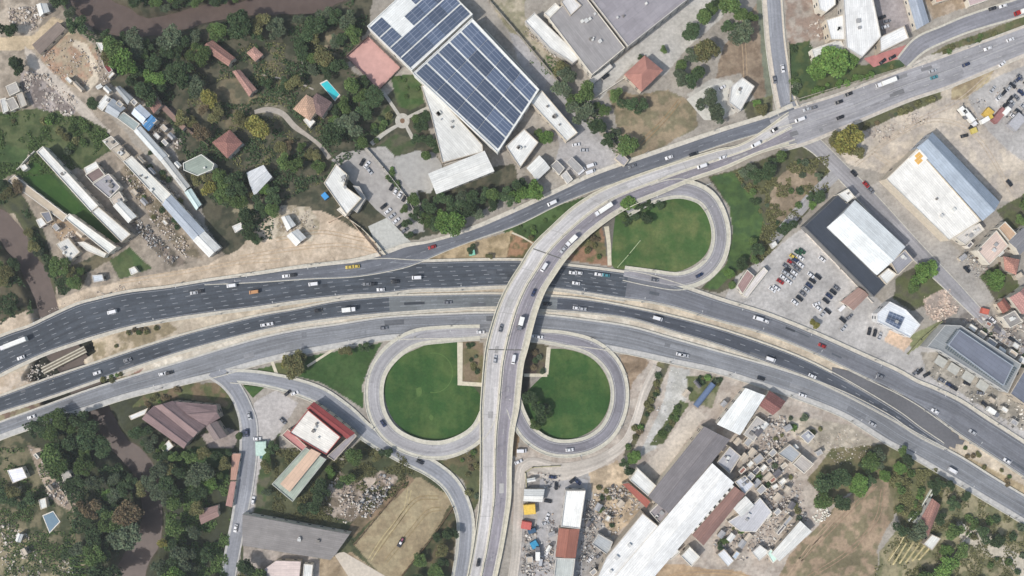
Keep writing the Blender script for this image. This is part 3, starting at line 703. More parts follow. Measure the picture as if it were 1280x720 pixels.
sheet('yard', [(858,124),(884,108),(914,100),(920,128),(900,150),(880,150)], plain((190,188,180), .9, .15), False)
sheet('yard', [(417,692),(430,690),(485,722),(500,760),(460,760),(430,712)], plain((190,180,166), .9, .15), False)

# ================================================================ buildings
WALLC = [(206,200,188),(196,186,170),(186,182,176),(212,206,196),(176,166,152)]
GLASS = plain((52, 62, 74), .25, .0, spec=.6); FRAME = plain((210, 208, 202), .6, 0.0)
DOORM = plain((96, 84, 76), .7, .1)
WIN = None
def winmesh():
    global WIN
    if WIN: return WIN
    mb = MB(); mb.box(0, 0, 0, 1.7, .1, 1.3); o = mb.build('window', GLASS); mb2 = MB()
    WIN = (o.data, ); bpy.data.objects.remove(o); return WIN
VENT = {}
def dupdata(name, data, parent, loc, rz=0, sc=None):
    o = bpy.data.objects.new(name, data); COL.objects.link(o); o.parent = parent; o.location = loc; o.rotation_euler = (0, 0, rz)
    if sc: o.scale = sc
    return o
FOOT = [[(318,134),(355,135),(372,152),(414,196),(408,200),(364,164),(350,147),(318,146)], [(254,108),(300,98),(322,120),(296,130),(255,120)], [(240,132),(262,150),(262,163),(238,150)]]
def building(name, label, pts, h, rc, roof='flat', wc=None, cat='building', style='sheet', rise=None, vents=0, parapet=True, group=None, per=1.1, wins=True, flip=False, over=.35, windows=24, z0=0., var=.16, mat=None, rim=None):
    FOOT.append([((640 + (p[0]-640)*(H-h)/H), (360 + (p[1]-360)*(H-h)/H)) for p in pts])
    W = [P(p[0], p[1], h) for p in pts]; W2 = ccw([(w.x, w.y) for w in W])
    n = len(W2); cx = sum(p[0] for p in W2)/n; cy = sum(p[1] for p in W2)/n
    e = max(range(n), key=lambda i: math.dist(W2[i], W2[(i+1) % n]))
    dx, dy = W2[(e+1) % n][0]-W2[e][0], W2[(e+1) % n][1]-W2[e][1]; ang = math.atan2(dy, dx)
    if flip: ang += math.pi/2
    root = empty(name, (cx, cy, z0), ang); c, s = math.cos(-ang), math.sin(-ang)
    L = [((x-cx)*c - (y-cy)*s, (x-cx)*s + (y-cy)*c) for x, y in W2]
    wc = wc or WALLC[rng.randrange(5)]; wm = plain(wc, .9, .15, .5); rm = mat or roofm(rc, style, per, var)
    tag(root, label, cat, group, pos=(sum(p[0] for p in pts)/n, sum(p[1] for p in pts)/n))
    if roof == 'gable' or roof == 'hip':
        assert n == 4, name
        i0 = 0 if abs(math.atan2(L[1][1]-L[0][1], L[1][0]-L[0][0])) % math.pi < .8 or abs(abs(math.atan2(L[1][1]-L[0][1], L[1][0]-L[0][0])) - math.pi) < .8 else 1
        A, B, C, D = [Vector((L[(i0+k) % 4][0], L[(i0+k) % 4][1], 0)) for k in range(4)]   # AB and CD long
        w = ((D - A).length + (C - B).length)/2; r = rise if rise is not None else w*.22
        m0, m1 = (A+D)/2, (B+C)/2; dl = (m1-m0).normalized()
        mb = MB()
        k = .46*w if roof == 'hip' else -over
        k = min(k, (m1-m0).length*.45)
        R0, R1 = m0 + dl*k + Vector((0,0,h+r)), m1 - dl*k + Vector((0,0,h+r))
        ctr = (A+B+C+D)/4
        def ex(v):
            q = v - ctr; q.z = 0; q = q + q.normalized()*over*1.3; return ctr + q + Vector((0,0,h - .1))
        a_, b_, c_, d_ = ex(A), ex(B), ex(C), ex(D)
        T = Vector((0,0,.22))
        vs = [a_, b_, c_, d_, R0, R1]; v = vs + [q - T for q in vs]
        f = [(0,1,5,4), (2,3,4,5), (6+4,6+5,6+1,6+0), (6+5,6+4,6+3,6+2), (0,6,7,1), (2,8,9,3)]
        if roof == 'hip': f += [(1,2,5), (3,0,4), (11,8,7), (10,6,9), (1,7,8,2), (3,9,6,0)]
        else: f += [(1,7,11,5), (5,11,8,2), (3,9,10,4), (4,10,6,0)]
        RO = mk('roof', v, f, rm, root)
        rd = R1 - R0
        if rd.length > 2:
            mb = MB(); q = (R0+R1)/2; mb.box(q.x, q.y, h+r+.05, rd.length, .5, .16, math.atan2(rd.y, rd.x)); mb.build('ridge_cap', plain(tuple(int(x*.93) for x in rc), .85, .1), RO)
        # walls with gable ends
        v = []; f = []
        for p in (A, B, C, D): v.append((p.x, p.y, -.2)); v.append((p.x, p.y, h-.14))
        f = [(0,2,3,1), (2,4,5,3), (4,6,7,5), (6,0,1,7)]
        if roof == 'gable':
            v += [(m0.x, m0.y, h+r-.3), (m1.x, m1.y, h+r-.3)]; f += [(3,5,9), (7,1,8)]
        mk('wall', v, f, wm, root)
        top = lambda x, y: h + r*.5
    else:
        mb = MB(); mb.prism(L, h-.35, h-.02); RO = mb.build('roof', rm, root)
        v = []; f = []
        for p in L: v.append((p[0], p[1], -.2)); v.append((p[0], p[1], h-.36))
        for i in range(n): j = (i+1) % n; f.append((2*i, 2*j, 2*j+1, 2*i+1))
        mk('wall', v, f, wm, root)
        if parapet:
            v = []; f = []; t = .35; ph = .55 if h > 4 else .18
            for i in range(n):
                p0, p, p1 = [Vector((L[k % n][0], L[k % n][1], 0)) for k in (i-1, i, i+1)]
                d0 = (p-p0).normalized(); d1 = (p1-p).normalized(); bis = (Vector((-d0.y, d0.x, 0)) + Vector((-d1.y, d1.x, 0)))
                bis = bis/max(.3, bis.length_squared)*2; q = p + bis*t; o_ = p - bis*.04
                v += [(o_.x, o_.y, h-.34), (o_.x, o_.y, h+ph), (q.x, q.y, h+ph), (q.x, q.y, h-.01)]
            for i in range(n):
                a = 4*i; b = 4*((i+1) % n)
                for k in range(3): f.append((a+k, b+k, b+k+1, a+k+1))
            mk('parapet', v, f, plain(rim or wc, .85, .12, .5), root)
    # vents, skylights
    for k in range(vents):
        for _ in range(20):
            i = rng.randrange(n); t = [rng.random() for _ in range(n)]; sm = sum(t); x = sum(L[j][0]*t[j] for j in range(n))/sm; y = sum(L[j][1]*t[j] for j in range(n))/sm
            break
        sz = rng.uniform(.7, 2.0); mb = MB(); zb = h-.1 if roof == 'flat' else h + .3
        mb.box(x, y, zb + .55, sz, sz*rng.uniform(.7, 1.3), 1.1, rng.choice((0, .1))); mb.box(x, y, zb+1.15, sz*1.15, sz*1.1, .12)
        mb.build('roof_vent', plain(rng.choice(((190,190,188),(150,150,150),(120,116,112),(205,205,200))), .6, .05), RO)
    if wins and h > 2.2:
        wd = winmesh()[0]; cnt = 0; st = max(1, int(h/3.4)); did = False
        for i in range(n):
            p = Vector((*L[i], 0)); q = Vector((*L[(i+1) % n], 0)); d = q-p; ln = d.length
            if ln < 3.5: continue
            d /= ln; nn = Vector((d.y, -d.x, 0)); a = math.atan2(d.y, d.x); m = max(1, int(ln/5.5)); m = min(m, 9)
            for k in range(m):
                t = ln*(k+.5)/m
                if not did and k == m//2 and i == (e+1) % n:
                    mb = MB(); u = p + d*t + nn*.06; mb.box(u.x, u.y, 1.1, 1.6, .1, 2.4, a); mb.build('door', DOORM, root); did = True; continue
                for s_ in range(st):
                    if cnt >= windows: break
                    u = p + d*t + nn*.05; dupdata('window', wd, root, (u.x, u.y, min(h-1.1, 1.7 + 3.2*s_)), a); cnt += 1
    return root
W_ = (216, 216, 212); LG = (196, 196, 192); MG = (150, 148, 146); DG = (112, 106, 106)
Bd = building
# --- north west: yards by the river
Bd('shed', 'small white tin shed at the rubble corner in the north west', [(46,6),(58,5),(61,14),(50,20)], 3, W_, 'gable', cat='shed')
Bd('open_shed', 'long brown lean-to with dark ribs beside the round sandy yard', [(40,56),(72,27),(82,36),(50,68)], 3, (128,116,108), 'flat', cat='shed', parapet=False, per=2.2)
Bd('shed', 'pale flat shed left of the four grey sheds by the rubble', [(0,124),(7,122),(11,138),(4,142)], 3, LG, cat='shed', rise=.5)
Bd('shed', 'largest grey flat-roofed shed by the rubble, topmost of its cluster', [(7,108),(20,102),(25,114),(12,120)], 3.2, (172,168,162), cat='shed')
Bd('shed', 'narrow grey shed in the middle of the rubble cluster', [(7,125),(17,121),(24,134),(14,139)], 3, (160,156,150), cat='shed')
Bd('shed', 'grey shed at the right end of the rubble cluster', [(20,118),(28,115),(34,131),(26,135)], 3, (178,174,166), cat='shed')
Bd('shed', 'bright white hut between the sandy yard and the dark trees', [(120,53),(134,54),(127,67)], 3, W_, cat='hut')
Bd('shed', 'dark red roofed hut on the right rim of the round sandy yard', [(127,74),(134,78),(141,88),(136,92),(130,84)], 3, (122,60,62), cat='hut')
Bd('shed', 'small white hut below the dark red hut on the sandy yard', [(134,96),(140,89),(144,92),(137,99)], 2.6, W_, cat='hut')
Bd('workshop', 'white roof at the top left end of the long workshop row', [(120,133),(132,118),(140,124),(128,139)], 4, W_, cat='workshop', vents=1)
Bd('workshop', 'grey striped roof behind the white end of the workshop row', [(132,139),(141,124),(156,135),(146,147)], 4.2, (168,174,180), 'gable', cat='workshop')
Bd('workshop', 'grey gabled roof at the top of the workshop row beside the trees', [(145,111),(150,108),(166,122),(159,130)], 4, (158,162,164), 'gable', cat='workshop')
Bd('workshop', 'bluish white tin roof beside the reddish house', [(165,142),(175,131),(188,143),(178,154)], 4.5, (205,215,226), 'gable', cat='workshop')
Bd('workshop', 'bright blue tin roof in the workshop row', [(178,155),(189,144),(196,150),(186,163)], 4.3, (84,138,186), 'gable', cat='workshop')
Bd('workshop', 'green grey flat roof below the blue tin roof', [(145,147),(155,140),(175,155),(168,164)], 4, (150,160,158), cat='workshop')
Bd('long_workshop', 'very long narrow grey roof running down beside the brown strip', [(168,165),(176,158),(208,194),(200,201)], 4.2, (202,206,206), 'gable', cat='workshop', rise=.9)
Bd('long_workshop', 'lower half of the narrow pale roof beside the green-roofed house', [(201,202),(208,195),(237,232),(230,239)], 4, (190,190,186), 'gable', cat='workshop', rise=.8)
Bd('shed', 'narrow white roof above the green-roofed house', [(185,182),(194,178),(212,195),(205,201)], 3.5, (206,204,198), cat='shed')
Bd('shed', 'small green-white lean-to at the lower end of the narrow row', [(231,241),(239,236),(251,255),(245,262)], 3.2, (196,214,212), 'gable', cat='shed', rise=.6)
Bd('house', 'reddish brown tiled house between dark trees and the blue roof', [(177,118),(190,113),(201,131),(192,141)], 5.5, (146,112,102), 'hip', style='tile')
Bd('shed', 'long thin brown wall-side shed along the brown strip', [(200,134),(206,131),(232,158),(228,163)], 2.8, (140,116,106), cat='shed', parapet=False)
Bd('long_shed', 'pale upper section of the long shed with mottled panels', [(154,202),(165,195),(214,243),(203,255)], 5, (206,206,200), cat='shed', vents=3, rise=1)
Bd('long_shed', 'blue grey ribbed middle section of the long shed', [(203,256),(214,244),(255,288),(242,301)], 5, (168,176,186), 'gable', cat='shed', rise=1)
Bd('long_shed', 'bright white lower end of the long shed near the highway', [(242,301),(255,289),(275,309),(261,321)], 5, W_, 'gable', cat='shed', rise=1)
Bd('shed', 'beige cluttered roof at the upper end of the long shed', [(139,187),(150,181),(163,194),(153,202)], 3.6, (190,180,164), cat='shed', vents=3)
Bd('shed', 'beige rough roof above the cluttered beige roof', [(128,176),(139,170),(149,180),(138,187)], 3.2, (176,168,156), cat='shed', vents=2)
Bd('grandstand', 'long white stand roof along the upper edge of the sports field', [(46,190),(54,183),(123,257),(115,266)], 6, W_, cat='stand', rise=.8, vents=2)
Bd('grandstand', 'short wide white roof at the lower corner of the sports field', [(114,265),(123,258),(164,293),(152,303)], 6, W_, cat='stand')
Bd('grandstand', 'white stand roof along the lower edge of the sports field', [(82,273),(87,267),(146,309),(136,317)], 6, (222,222,216), cat='stand')
Bd('terrace', 'narrow beige terrace with steps left of the sports field', [(10,226),(18,219),(84,269),(79,277)], 2.5, (186,172,152), cat='terrace', parapet=True, per=.6)
Bd('hut', 'small white hut at the top left corner of the sports field', [(25,208),(31,205),(35,210),(29,214)], 3, W_, cat='hut', wins=False)
Bd('workshop', 'white-headed roof end of the grey workshop beside the field', [(105,210),(120,202),(124,209),(108,218)], 4, W_, cat='workshop')
Bd('workshop', 'dark brown flat roof behind the white roof head', [(107,219),(124,209),(132,219),(116,229)], 4.3, (124,108,104), cat='workshop')
Bd('workshop', 'grey middle roof with small vents beside the sports field stand', [(116,230),(136,217),(151,234),(137,248)], 4.5, (160,158,162), cat='workshop', vents=4)
Bd('workshop', 'beige flat roof between the grey and white workshop roofs', [(137,249),(149,239),(156,250),(144,259)], 3.8, (186,176,164), cat='workshop', vents=1)
Bd('workshop', 'clean white roof at the lower end of the grey workshop', [(142,258),(151,251),(170,270),(160,278)], 4.5, W_, 'gable', cat='workshop', rise=.8)
Bd('hut', 'white hut by the river bank left of the sports field', [(45,275),(52,272),(58,280),(50,285)], 3, W_, cat='hut')
Bd('hut', 'small blue grey hut beside the white river bank hut', [(50,266),(62,264),(66,275),(59,279)], 3.4, (122,124,132), cat='hut')
Bd('workshop', 'white patched roof below the river bank trees', [(70,305),(85,297),(100,315),(87,327)], 4, (208,206,200), cat='workshop', vents=3)
Bd('workshop', 'long pale roof below the lower stand of the sports field', [(97,303),(105,302),(133,317),(130,322),(108,313)], 4, (212,210,202), cat='workshop')
Bd('hut', 'small light blue hut near the highway verge by the trees', [(115,344),(128,343),(130,351),(117,353)], 3, (200,206,212), cat='hut')
Bd('kiosk', 'tiny white kiosk on the green triangle by the highway', [(161,336),(168,333),(173,340),(164,344)], 2.6, W_, cat='kiosk', wins=False)
Bd('house', 'house with grey green flat roof and white rims', [(229,204),(252,193),(268,205),(266,212),(247,220),(230,213)], 6, (146,156,146), wc=(214,212,204), vents=1)
Bd('house', 'red tiled house between olive trees west of the villa', [(266,178),(287,163),(302,179),(284,197)], 6, (146,106,98), 'hip', style='tile')
Bd('long_house', 'long salmon tiled building among trees by the river', [(253,60),(266,51),(293,72),(285,82)], 4.5, (152,116,106), 'gable', style='tile', cat='house')
Bd('long_house', 'pale salmon tiled building south of the longer one', [(291,90),(300,88),(320,111),(311,120)], 4.5, (166,130,120), 'gable', style='tile', cat='house')
Bd('house', 'small pinkish house beside the river road trees', [(309,66),(318,59),(328,68),(319,76)], 4.2, (180,142,130), 'hip', style='tile')
Bd('villa', 'tan and dark tiled villa next to the turquoise pool', [(367,136),(383,119),(401,129),(387,150)], 6.5, (188,156,134), 'hip', style='tile', cat='villa')
Bd('villa_wing', 'dark brown tiled villa wing nearest the pool', [(383,132),(396,117),(414,128),(402,146)], 6.2, (120,100,98), 'hip', style='tile', cat='villa')
Bd('annex', 'small white annex at the lower end of the villa', [(379,150),(386,145),(394,152),(387,160)], 3.4, W_, cat='annex')
Bd('house', 'house with pale grey tin roof among the western trees', [(309,216),(329,207),(339,221),(318,244)], 5, (206,208,210), 'gable', rise=1.2)
Bd('hut', 'upper of the two small white huts on the sandy ground', [(352,272),(361,270),(369,281),(359,288)], 3.4, W_, 'gable', cat='hut')
Bd('hut', 'lower of the two small white huts on the sandy ground', [(359,295),(372,287),(382,297),(370,307)], 3.4, W_, 'gable', cat='hut')
Bd('hut', 'little white hut on the path near the western highway verge', [(290,283),(301,278),(304,285),(294,291)], 3, W_, cat='hut')
Bd('villa', 'large white stepped villa with blue awning', [(405,229),(420,205),(434,218),(430,232),(452,248),(433,269)], 7, W_, cat='villa', vents=4)
Bd('annex', 'grey annex joined to the right side of the white stepped villa', [(441,232),(449,233),(457,248),(446,266),(441,262),(452,248)], 4, (178,176,172), cat='annex')
Bd('annex', 'white low annex in front of the white stepped villa', [(421,262),(427,258),(437,266),(431,271)], 3.4, (214,210,200), cat='annex')
# --- solar factory
FAC = (218, 220, 218); fl = []
def factory(name, label, quad, h): return Bd(name, label, quad, h, FAC, wc=(214,214,210), cat='factory', windows=40)
fu = factory('solar_factory', 'upper block of the factory covered in solar panels', [(459,33),(535,-37),(591,18),(515,88)], 9)
fd = factory('solar_factory', 'lower block of the factory with five long columns of solar panels', [(516,92),(590,23),(674,112),(622,191)], 9.4)
def solarmat():
    if 'pv' in MC: return MC['pv']
    m, t, b = nodes('solar_panel', .25, .5); co = coords(t)
    br = t.nodes.new("ShaderNodeTexBrick"); t.links.new(co, br.inputs["Vector"]); br.offset = 0
    br.inputs["Scale"].default_value = 1; br.inputs["Brick Width"].default_value = 8.5; br.inputs["Row Height"].default_value = 2.1; br.inputs["Mortar Size"].default_value = .17
    br.inputs["Color1"].default_value = lin((76,88,110)) + (1,); br.inputs["Color2"].default_value = lin((90,102,122)) + (1,); br.inputs["Mortar"].default_value = lin((126,134,150)) + (1,)
    oi = t.nodes.new("ShaderNodeObjectInfo"); mr = t.nodes.new("ShaderNodeMapRange"); mr.inputs[3].default_value = .62; mr.inputs[4].default_value = 1.12
    t.links.new(oi.outputs["Random"], mr.inputs[0]); v = t.nodes.new("ShaderNodeVectorMath"); v.operation = 'SCALE'
    t.links.new(br.outputs[0], v.inputs[0]); t.links.new(mr.outputs[0], v.inputs[3]); t.links.new(v.outputs[0], b.inputs["Base Color"])
    MC['pv'] = m; return m
def panels(root, q, h, cols, segs, skip=(), gap=1.3):
    Q = [P(x, y, h) for x, y in q]; inv = Matrix.Rotation(-root.rotation_euler.z, 4, 'Z') @ Matrix.Translation(-Vector((root.location.x, root.location.y, 0)))
    Q = [inv @ Vector((p.x, p.y, 0)) for p in Q]
    bl = lambda u, v: (Q[0]*(1-u)+Q[3]*u)*(1-v) + (Q[1]*(1-u)+Q[2]*u)*v     # u across, v along
    for i in range(cols):
        for j in range(segs):
            if (i, j) in skip: continue
            e = .0022; g = .026
            a, b, c, d = bl((i+e*3)/cols + g*.5, (j)/segs + e), bl((i+1)/cols - g*.5, j/segs + e), bl((i+1)/cols - g*.5, (j+1)/segs - e), bl((i)/cols + g*.5, (j+1)/segs - e)
            ce = (a+b+c+d)/4; ang = math.atan2((d-a).y, (d-a).x); R = Matrix.Rotation(-ang, 4, 'Z')
            loc = [R @ (p - ce) for p in (a, b, c, d)]
            mb = MB(); mb.prism(ccw([(p.x, p.y) for p in loc]), 0, .12)
            o = mb.build('solar_array', solarmat(), root); o.location = (ce.x, ce.y, h + .12 + .02*((i+j) % 2)); o.rotation_euler = (0, 0, ang)
panels(fd, [(519,92),(622,187),(671,112),(590,27)], 9.5, 5, 4)
# upper block: arrays run the other way
panels(fu, [(514,85),(588,18),(538,-34),(461,35)], 9.1, 4, 5, skip={(3,1),(2,1),(3,2)})
Bd('factory_wing', 'low pale flat wing on the garden side of the solar factory', [(526,108),(533,104),(603,181),(604,190),(553,204),(538,142)], 5, (206,206,202), cat='factory wing', vents=5)
Bd('hall', 'large white hall with long ridge below the solar factory', [(536,217),(605,189),(617,214),(546,242)], 8, W_, 'gable', cat='hall', rise=1.5)
Bd('annex', 'narrow white roof strip along the right side of the solar factory', [(662,127),(677,113),(722,166),(708,177)], 6, W_, cat='annex', vents=4)
Bd('annex', 'white rough roof below the solar panels corner', [(632,183),(655,161),(673,178),(650,210)], 6, (222,222,218), cat='annex', vents=3)
Bd('annex', 'white square roof below the rough white roof', [(659,210),(674,195),(687,210),(671,225)], 5, W_, 'gable', cat='annex')
Bd('annex', 'long narrow grey-white roof strip between factory and lane', [(600,40),(606,36),(672,106),(667,112)], 4.5, (180,178,176), cat='annex')
Bd('container_office', 'grey box building left of the pair beside the lane', [(688,207),(696,200),(706,210),(699,219)], 3.2, MG, cat='office')
Bd('container_office', 'taller grey box building right of the pair beside the lane', [(708,203),(715,196),(729,210),(722,217)], 3.4, (160,158,156), cat='office')
Bd('container_office', 'small pale box building at the road end of the lane', [(701,219),(708,213),(716,224),(709,230)], 3, (184,182,178), cat='office')
Bd('kiosk', 'small grey gatehouse beside the frontage road in the north', [(768,198),(776,190),(786,200),(780,208)], 3, (160,156,160), cat='gatehouse', wins=False)
# --- grey factory
Bd('grey_factory', 'wide plain grey factory roof left of the dark ribbed roof', [(686,23),(740,94),(781,60),(724,-14)], 9, (150,147,147), cat='factory', vents=8, windows=30)
Bd('grey_factory', 'dark purple grey factory roof with long white seams', [(785,58),(866,-6),(812,-80),(729,-14)], 10, (146,142,147), cat='factory', vents=10, style='metal', per=4.5, windows=30)
Bd('factory_wing', 'long bright white wing on the left side of the grey factory', [(656,27),(668,16),(726,72),(716,79),(687,61)], 6, W_, cat='factory wing')
Bd('factory_wing', 'small white roof between the long wing and grey roof', [(680,17),(694,4),(701,10),(687,23)], 6.5, W_, cat='factory wing')
Bd('factory_wing', 'light roof piece at the top edge beside the dark factory roof', [(701,2),(712,-7),(727,7),(713,20)], 9.6, (208,206,204), cat='factory wing')
Bd('wall_shed', 'narrow pale shed along the lower end of the grey factory', [(735,101),(762,79),(766,84),(739,107)], 3, (205,202,196), cat='shed')
Bd('house', 'salmon red hip-roofed house below the dark factory roof', [(781,93),(806,70),(828,88),(802,114)], 7, (174,126,114), 'hip', style='tile')
Bd('shed', 'white flat shed beside the brown field near the crossroads', [(914,108),(928,97),(943,108),(925,139),(911,128)], 5, (216,216,212), cat='shed', vents=2)
Bd('kiosk', 'tiny grey hut on the pale path above the white flat shed', [(888,62),(893,56),(899,62),(894,68)], 3, (170,172,176), cat='hut', wins=False)
# --- north east
Bd('white_factory', 'tall white factory roof at the top right of the crossroads', [(1052,-25),(1086,-25),(1101,46),(1077,72),(1058,60)], 9, (222,222,220), cat='factory', vents=2)
Bd('factory_wing', 'white left wing with stepped outline on the white factory', [(1032,25),(1055,18),(1058,50),(1038,50)], 7, (226,226,224), cat='factory wing', vents=3)
Bd('factory_wing', 'white wing at the top edge of the white factory', [(1018,-20),(1044,-20),(1044,6),(1032,16),(1024,12)], 7, (226,226,224), cat='factory wing')
Bd('factory_wing', 'low white wing above the bright green trees', [(1014,62),(1050,49),(1057,62),(1050,70),(1018,76)], 5, (214,214,210), cat='factory wing', vents=2)
Bd('factory_wing', 'right white wing above the pink paving', [(1099,47),(1130,32),(1136,48),(1100,66)], 6.5, (226,226,224), cat='factory wing')
Bd('shed', 'blue grey roof between the two yards at the top right', [(1130,-20),(1147,-20),(1161,27),(1146,36)], 5, (158,166,178), 'gable', cat='shed', rise=1)
Bd('shed', 'pinkish low roof at the top right edge above the side road', [(1206,-12),(1262,-25),(1264,-10),(1212,8)], 4, (190,170,168), cat='shed')
Bd('shed', 'grey roof left of the pinkish one at the top right edge', [(1160,-22),(1200,-22),(1203,-6),(1170,4)], 4, (188,150,130), cat='shed')
Bd('white_warehouse', 'broad white warehouse roof with a yellow sign panel', [(1107,224),(1146,186),(1226,276),(1186,301)], 9, (226,224,218), cat='warehouse', vents=3)
Bd('blue_warehouse', 'long blue grey gabled warehouse beside the white one', [(1147,185),(1166,166),(1249,252),(1228,275)], 9.5, (152,164,178), 'gable', cat='warehouse', style='metal', rise=3.4, wc=(170,176,184))
Bd('annex', 'low white annex at the lower end of the white warehouse', [(1193,297),(1212,284),(1224,279),(1230,287),(1206,306)], 5, (206,202,196), cat='annex', vents=4)
mb = MB(); q = P(1148, 198, 9.6)
r_ = empty('roof_sign', (q.x, q.y, 9.2), math.radians(42)); tag(r_, 'square yellow sign panel on the white warehouse roof', 'sign', pos=(1148,198))
mb.box(0, 0, .5, 7.6, 6.8, .5); mb.build('backing', plain((228,226,220), .7, .05), r_); mb = MB()
for i_, j_ in ((-1,-1),(0,-1),(-1,0),(0,0),(1,0),(0,1),(1,1)): mb.box(i_*1.75, j_*1.7, .8, 1.7, 1.6, .14)
mb.build('yellow_panel', plain((214,168,92), .6, .06), r_)
cb = Bd('dark_canopy_hall', 'charcoal flat-roofed hall edge wrapping the white roof by the car park', [(1005,283),(1047,244),(1062,256),(1034,284),(1096,346),(1110,352),(1092,371)], 7, (62,68,78), cat='hall', wc=(120,120,120), rim=(92,94,98))
Bd('white_hall', 'white gabled hall roof framed by the charcoal roof', [(1035,284),(1069,251),(1131,308),(1096,343)], 9.5, (218,222,222), 'gable', cat='hall', rise=3.0, style='metal', wc=(180,182,184))
Bd('annex', 'small white annex at the upper corner of the charcoal hall', [(1047,243),(1060,236),(1068,246),(1058,254)], 7, W_, cat='annex', vents=1)
Bd('annex', 'white square annex at the lower tip of the charcoal hall', [(1098,345),(1110,335),(1121,343),(1108,356)], 8, W_, cat='annex')
Bd('annex', 'grey square annex at the lower right of the white gabled hall', [(1113,328),(1131,312),(1142,325),(1122,344)], 7, (150,150,156), cat='annex', vents=2)
Bd('house', 'tan flat-roofed house beside trees at the right edge', [(1247,285),(1256,277),(1270,292),(1261,302)], 6, (186,158,132))
Bd('house', 'pinkish beige house with small terrace at the right edge', [(1221,313),(1245,288),(1260,307),(1236,331)], 7, (206,186,174), vents=3)
Bd('house', 'small terracotta house at the right edge', [(1255,321),(1274,325),(1270,343),(1257,337)], 6, (176,130,116), 'hip', style='tile')
Bd('house', 'dark grey roofed building at the right edge', [(1262,302),(1284,281),(1296,296),(1275,318)], 7, (128,128,132), 'gable')
Bd('house', 'salmon roofed house above the right side lane', [(1263,372),(1282,358),(1300,378),(1278,392)], 6, (172,132,126), 'gable', style='tile')
Bd('house', 'red roofed little house left of the salmon roofed house', [(1247,380),(1255,373),(1263,384),(1254,391)], 5, (146,98,86), 'gable', style='tile')
Bd('house', 'grey flat-roofed house near the right side lane', [(1252,396),(1268,388),(1278,402),(1262,410)], 6, (150,146,142), vents=2)
Bd('shop', 'small shop roof with dark solar panels beside the car park', [(1096,392),(1112,377),(1132,387),(1150,406),(1137,422),(1096,402)], 7, (214,218,222), cat='shop', wc=(206,206,206), vents=1)
Bd('gatehouse', 'pinkish roofed gatehouse on the car park edge', [(1052,377),(1073,360),(1085,369),(1067,387)], 4, (160,134,124), 'gable', cat='gatehouse')
Bd('shed', 'pink brown shed with white skylights at the car park corner', [(921,357),(934,337),(943,345),(928,368)], 4, (156,130,126), cat='shed')
Bd('shed', 'row of white roofed bays beside the pink brown shed', [(928,369),(944,346),(955,334),(960,339),(934,372)], 3.6, (206,200,196), cat='shed')
Bd('shed', 'tiny white hut on the car park by the green slope', [(963,305),(969,301),(972,306),(966,311)], 3, W_, cat='hut', wins=False)
mallr = Bd('mall', 'showroom hall with blue grey metal roof and glass rim', [(1158,434),(1181,406),(1201,407),(1276,455),(1259,491),(1174,438)], 8, (138,142,144), cat='showroom', wc=(178,178,176), vents=0)
Bd('mall_roof', 'raised blue grey metal roof of the showroom hall', [(1185,431),(1199,412),(1266,457),(1254,482)], 10, (112,117,130), cat='roof', style='metal', per=2.2, wc=(150,158,168), var=.1)
Bd('showroom', 'second blue roofed showroom cut by the right edge', [(1262,492),(1281,460),(1320,486),(1300,520)], 8, (110,115,128), cat='showroom', style='metal')
# --- south centre
Bd('workshop', 'white tin roof beside the red brown roof below the highway', [(897,530),(932,486),(956,495),(925,543)], 7, (226,228,226), 'gable', cat='workshop', rise=1.3)
Bd('workshop', 'red brown roof beside the white tin roof below the highway', [(949,506),(962,489),(981,502),(966,518)], 5, (132,92,88), 'gable', cat='workshop', style='tile')
Bd('workshop', 'grey patched roof below the red brown roof', [(929,543),(946,520),(958,528),(942,552)], 4, (176,172,168), cat='workshop', vents=4)
Bd('dark_factory', 'very long dark grey factory roof beside the big white one', [(811,620),(880,534),(912,550),(838,642)], 8, (124,120,122), 'gable', cat='factory', rise=1.6)
Bd('factory_wing', 'small white block at the left of the dark long roof', [(787,600),(797,585),(820,607),(810,620)], 6, W_, cat='factory wing')
Bd('factory_wing', 'narrow red brown strip below the small white block', [(778,605),(786,604),(813,627),(808,635)], 5, (160,96,84), 'flat', cat='factory wing', parapet=False)
Bd('long_white_factory', 'longest bright white roof running diagonally in the south', [(890,580),(917,604),(800,742),(768,722)], 9, (228,228,226), 'gable', cat='factory', rise=2)
Bd('white_factory', 'wide white roof attached left of the longest white roof', [(803,641),(826,660),(772,722),(740,735),(757,697)], 8, (222,222,220), cat='factory', vents=3)
Bd('factory_wing', 'grey roof between the dark long roof and white roofs', [(812,640),(828,624),(838,643),(826,656)], 6, (150,144,146), cat='factory wing', vents=3)
Bd('brown_shed', 'rust brown roof along the right side of the longest white roof', [(866,668),(918,609),(931,618),(880,681)], 6, (142,112,104), 'gable', cat='shed')
for i_ in range(9):
    t_ = i_/8; x_, y_ = 864 + (913-864)*t_, 663 + (607-663)*t_; q = P(x_, y_, 5); mb = MB(); mb.box(0, 0, 2.4, 1.9, 3.4, 4.8, 0)
    r_ = empty('lean_to', (q.x, q.y, 0), math.radians(49)); tag(r_, 'square white lean-to roof between the brown and white factory roofs', 'lean-to', 'white lean-to roofs in a row beside the brown shed', pos=(x_, y_)); mb.build('wall', plain((190,188,184)), r_); mb = MB(); mb.box(0, 0, 4.95, 2.1, 3.6, .2); mb.build('roof', plain((226,226,222), .7, .06), r_)
Bd('workshop', 'white roof right of the rust brown shed', [(917,635),(932,621),(942,632),(927,646)], 5, W_, 'gable', cat='workshop')
Bd('workshop', 'pale blue grey roof at the top end of the rust brown shed', [(918,602),(931,594),(943,606),(931,618)], 5, (196,200,208), cat='workshop', vents=3)
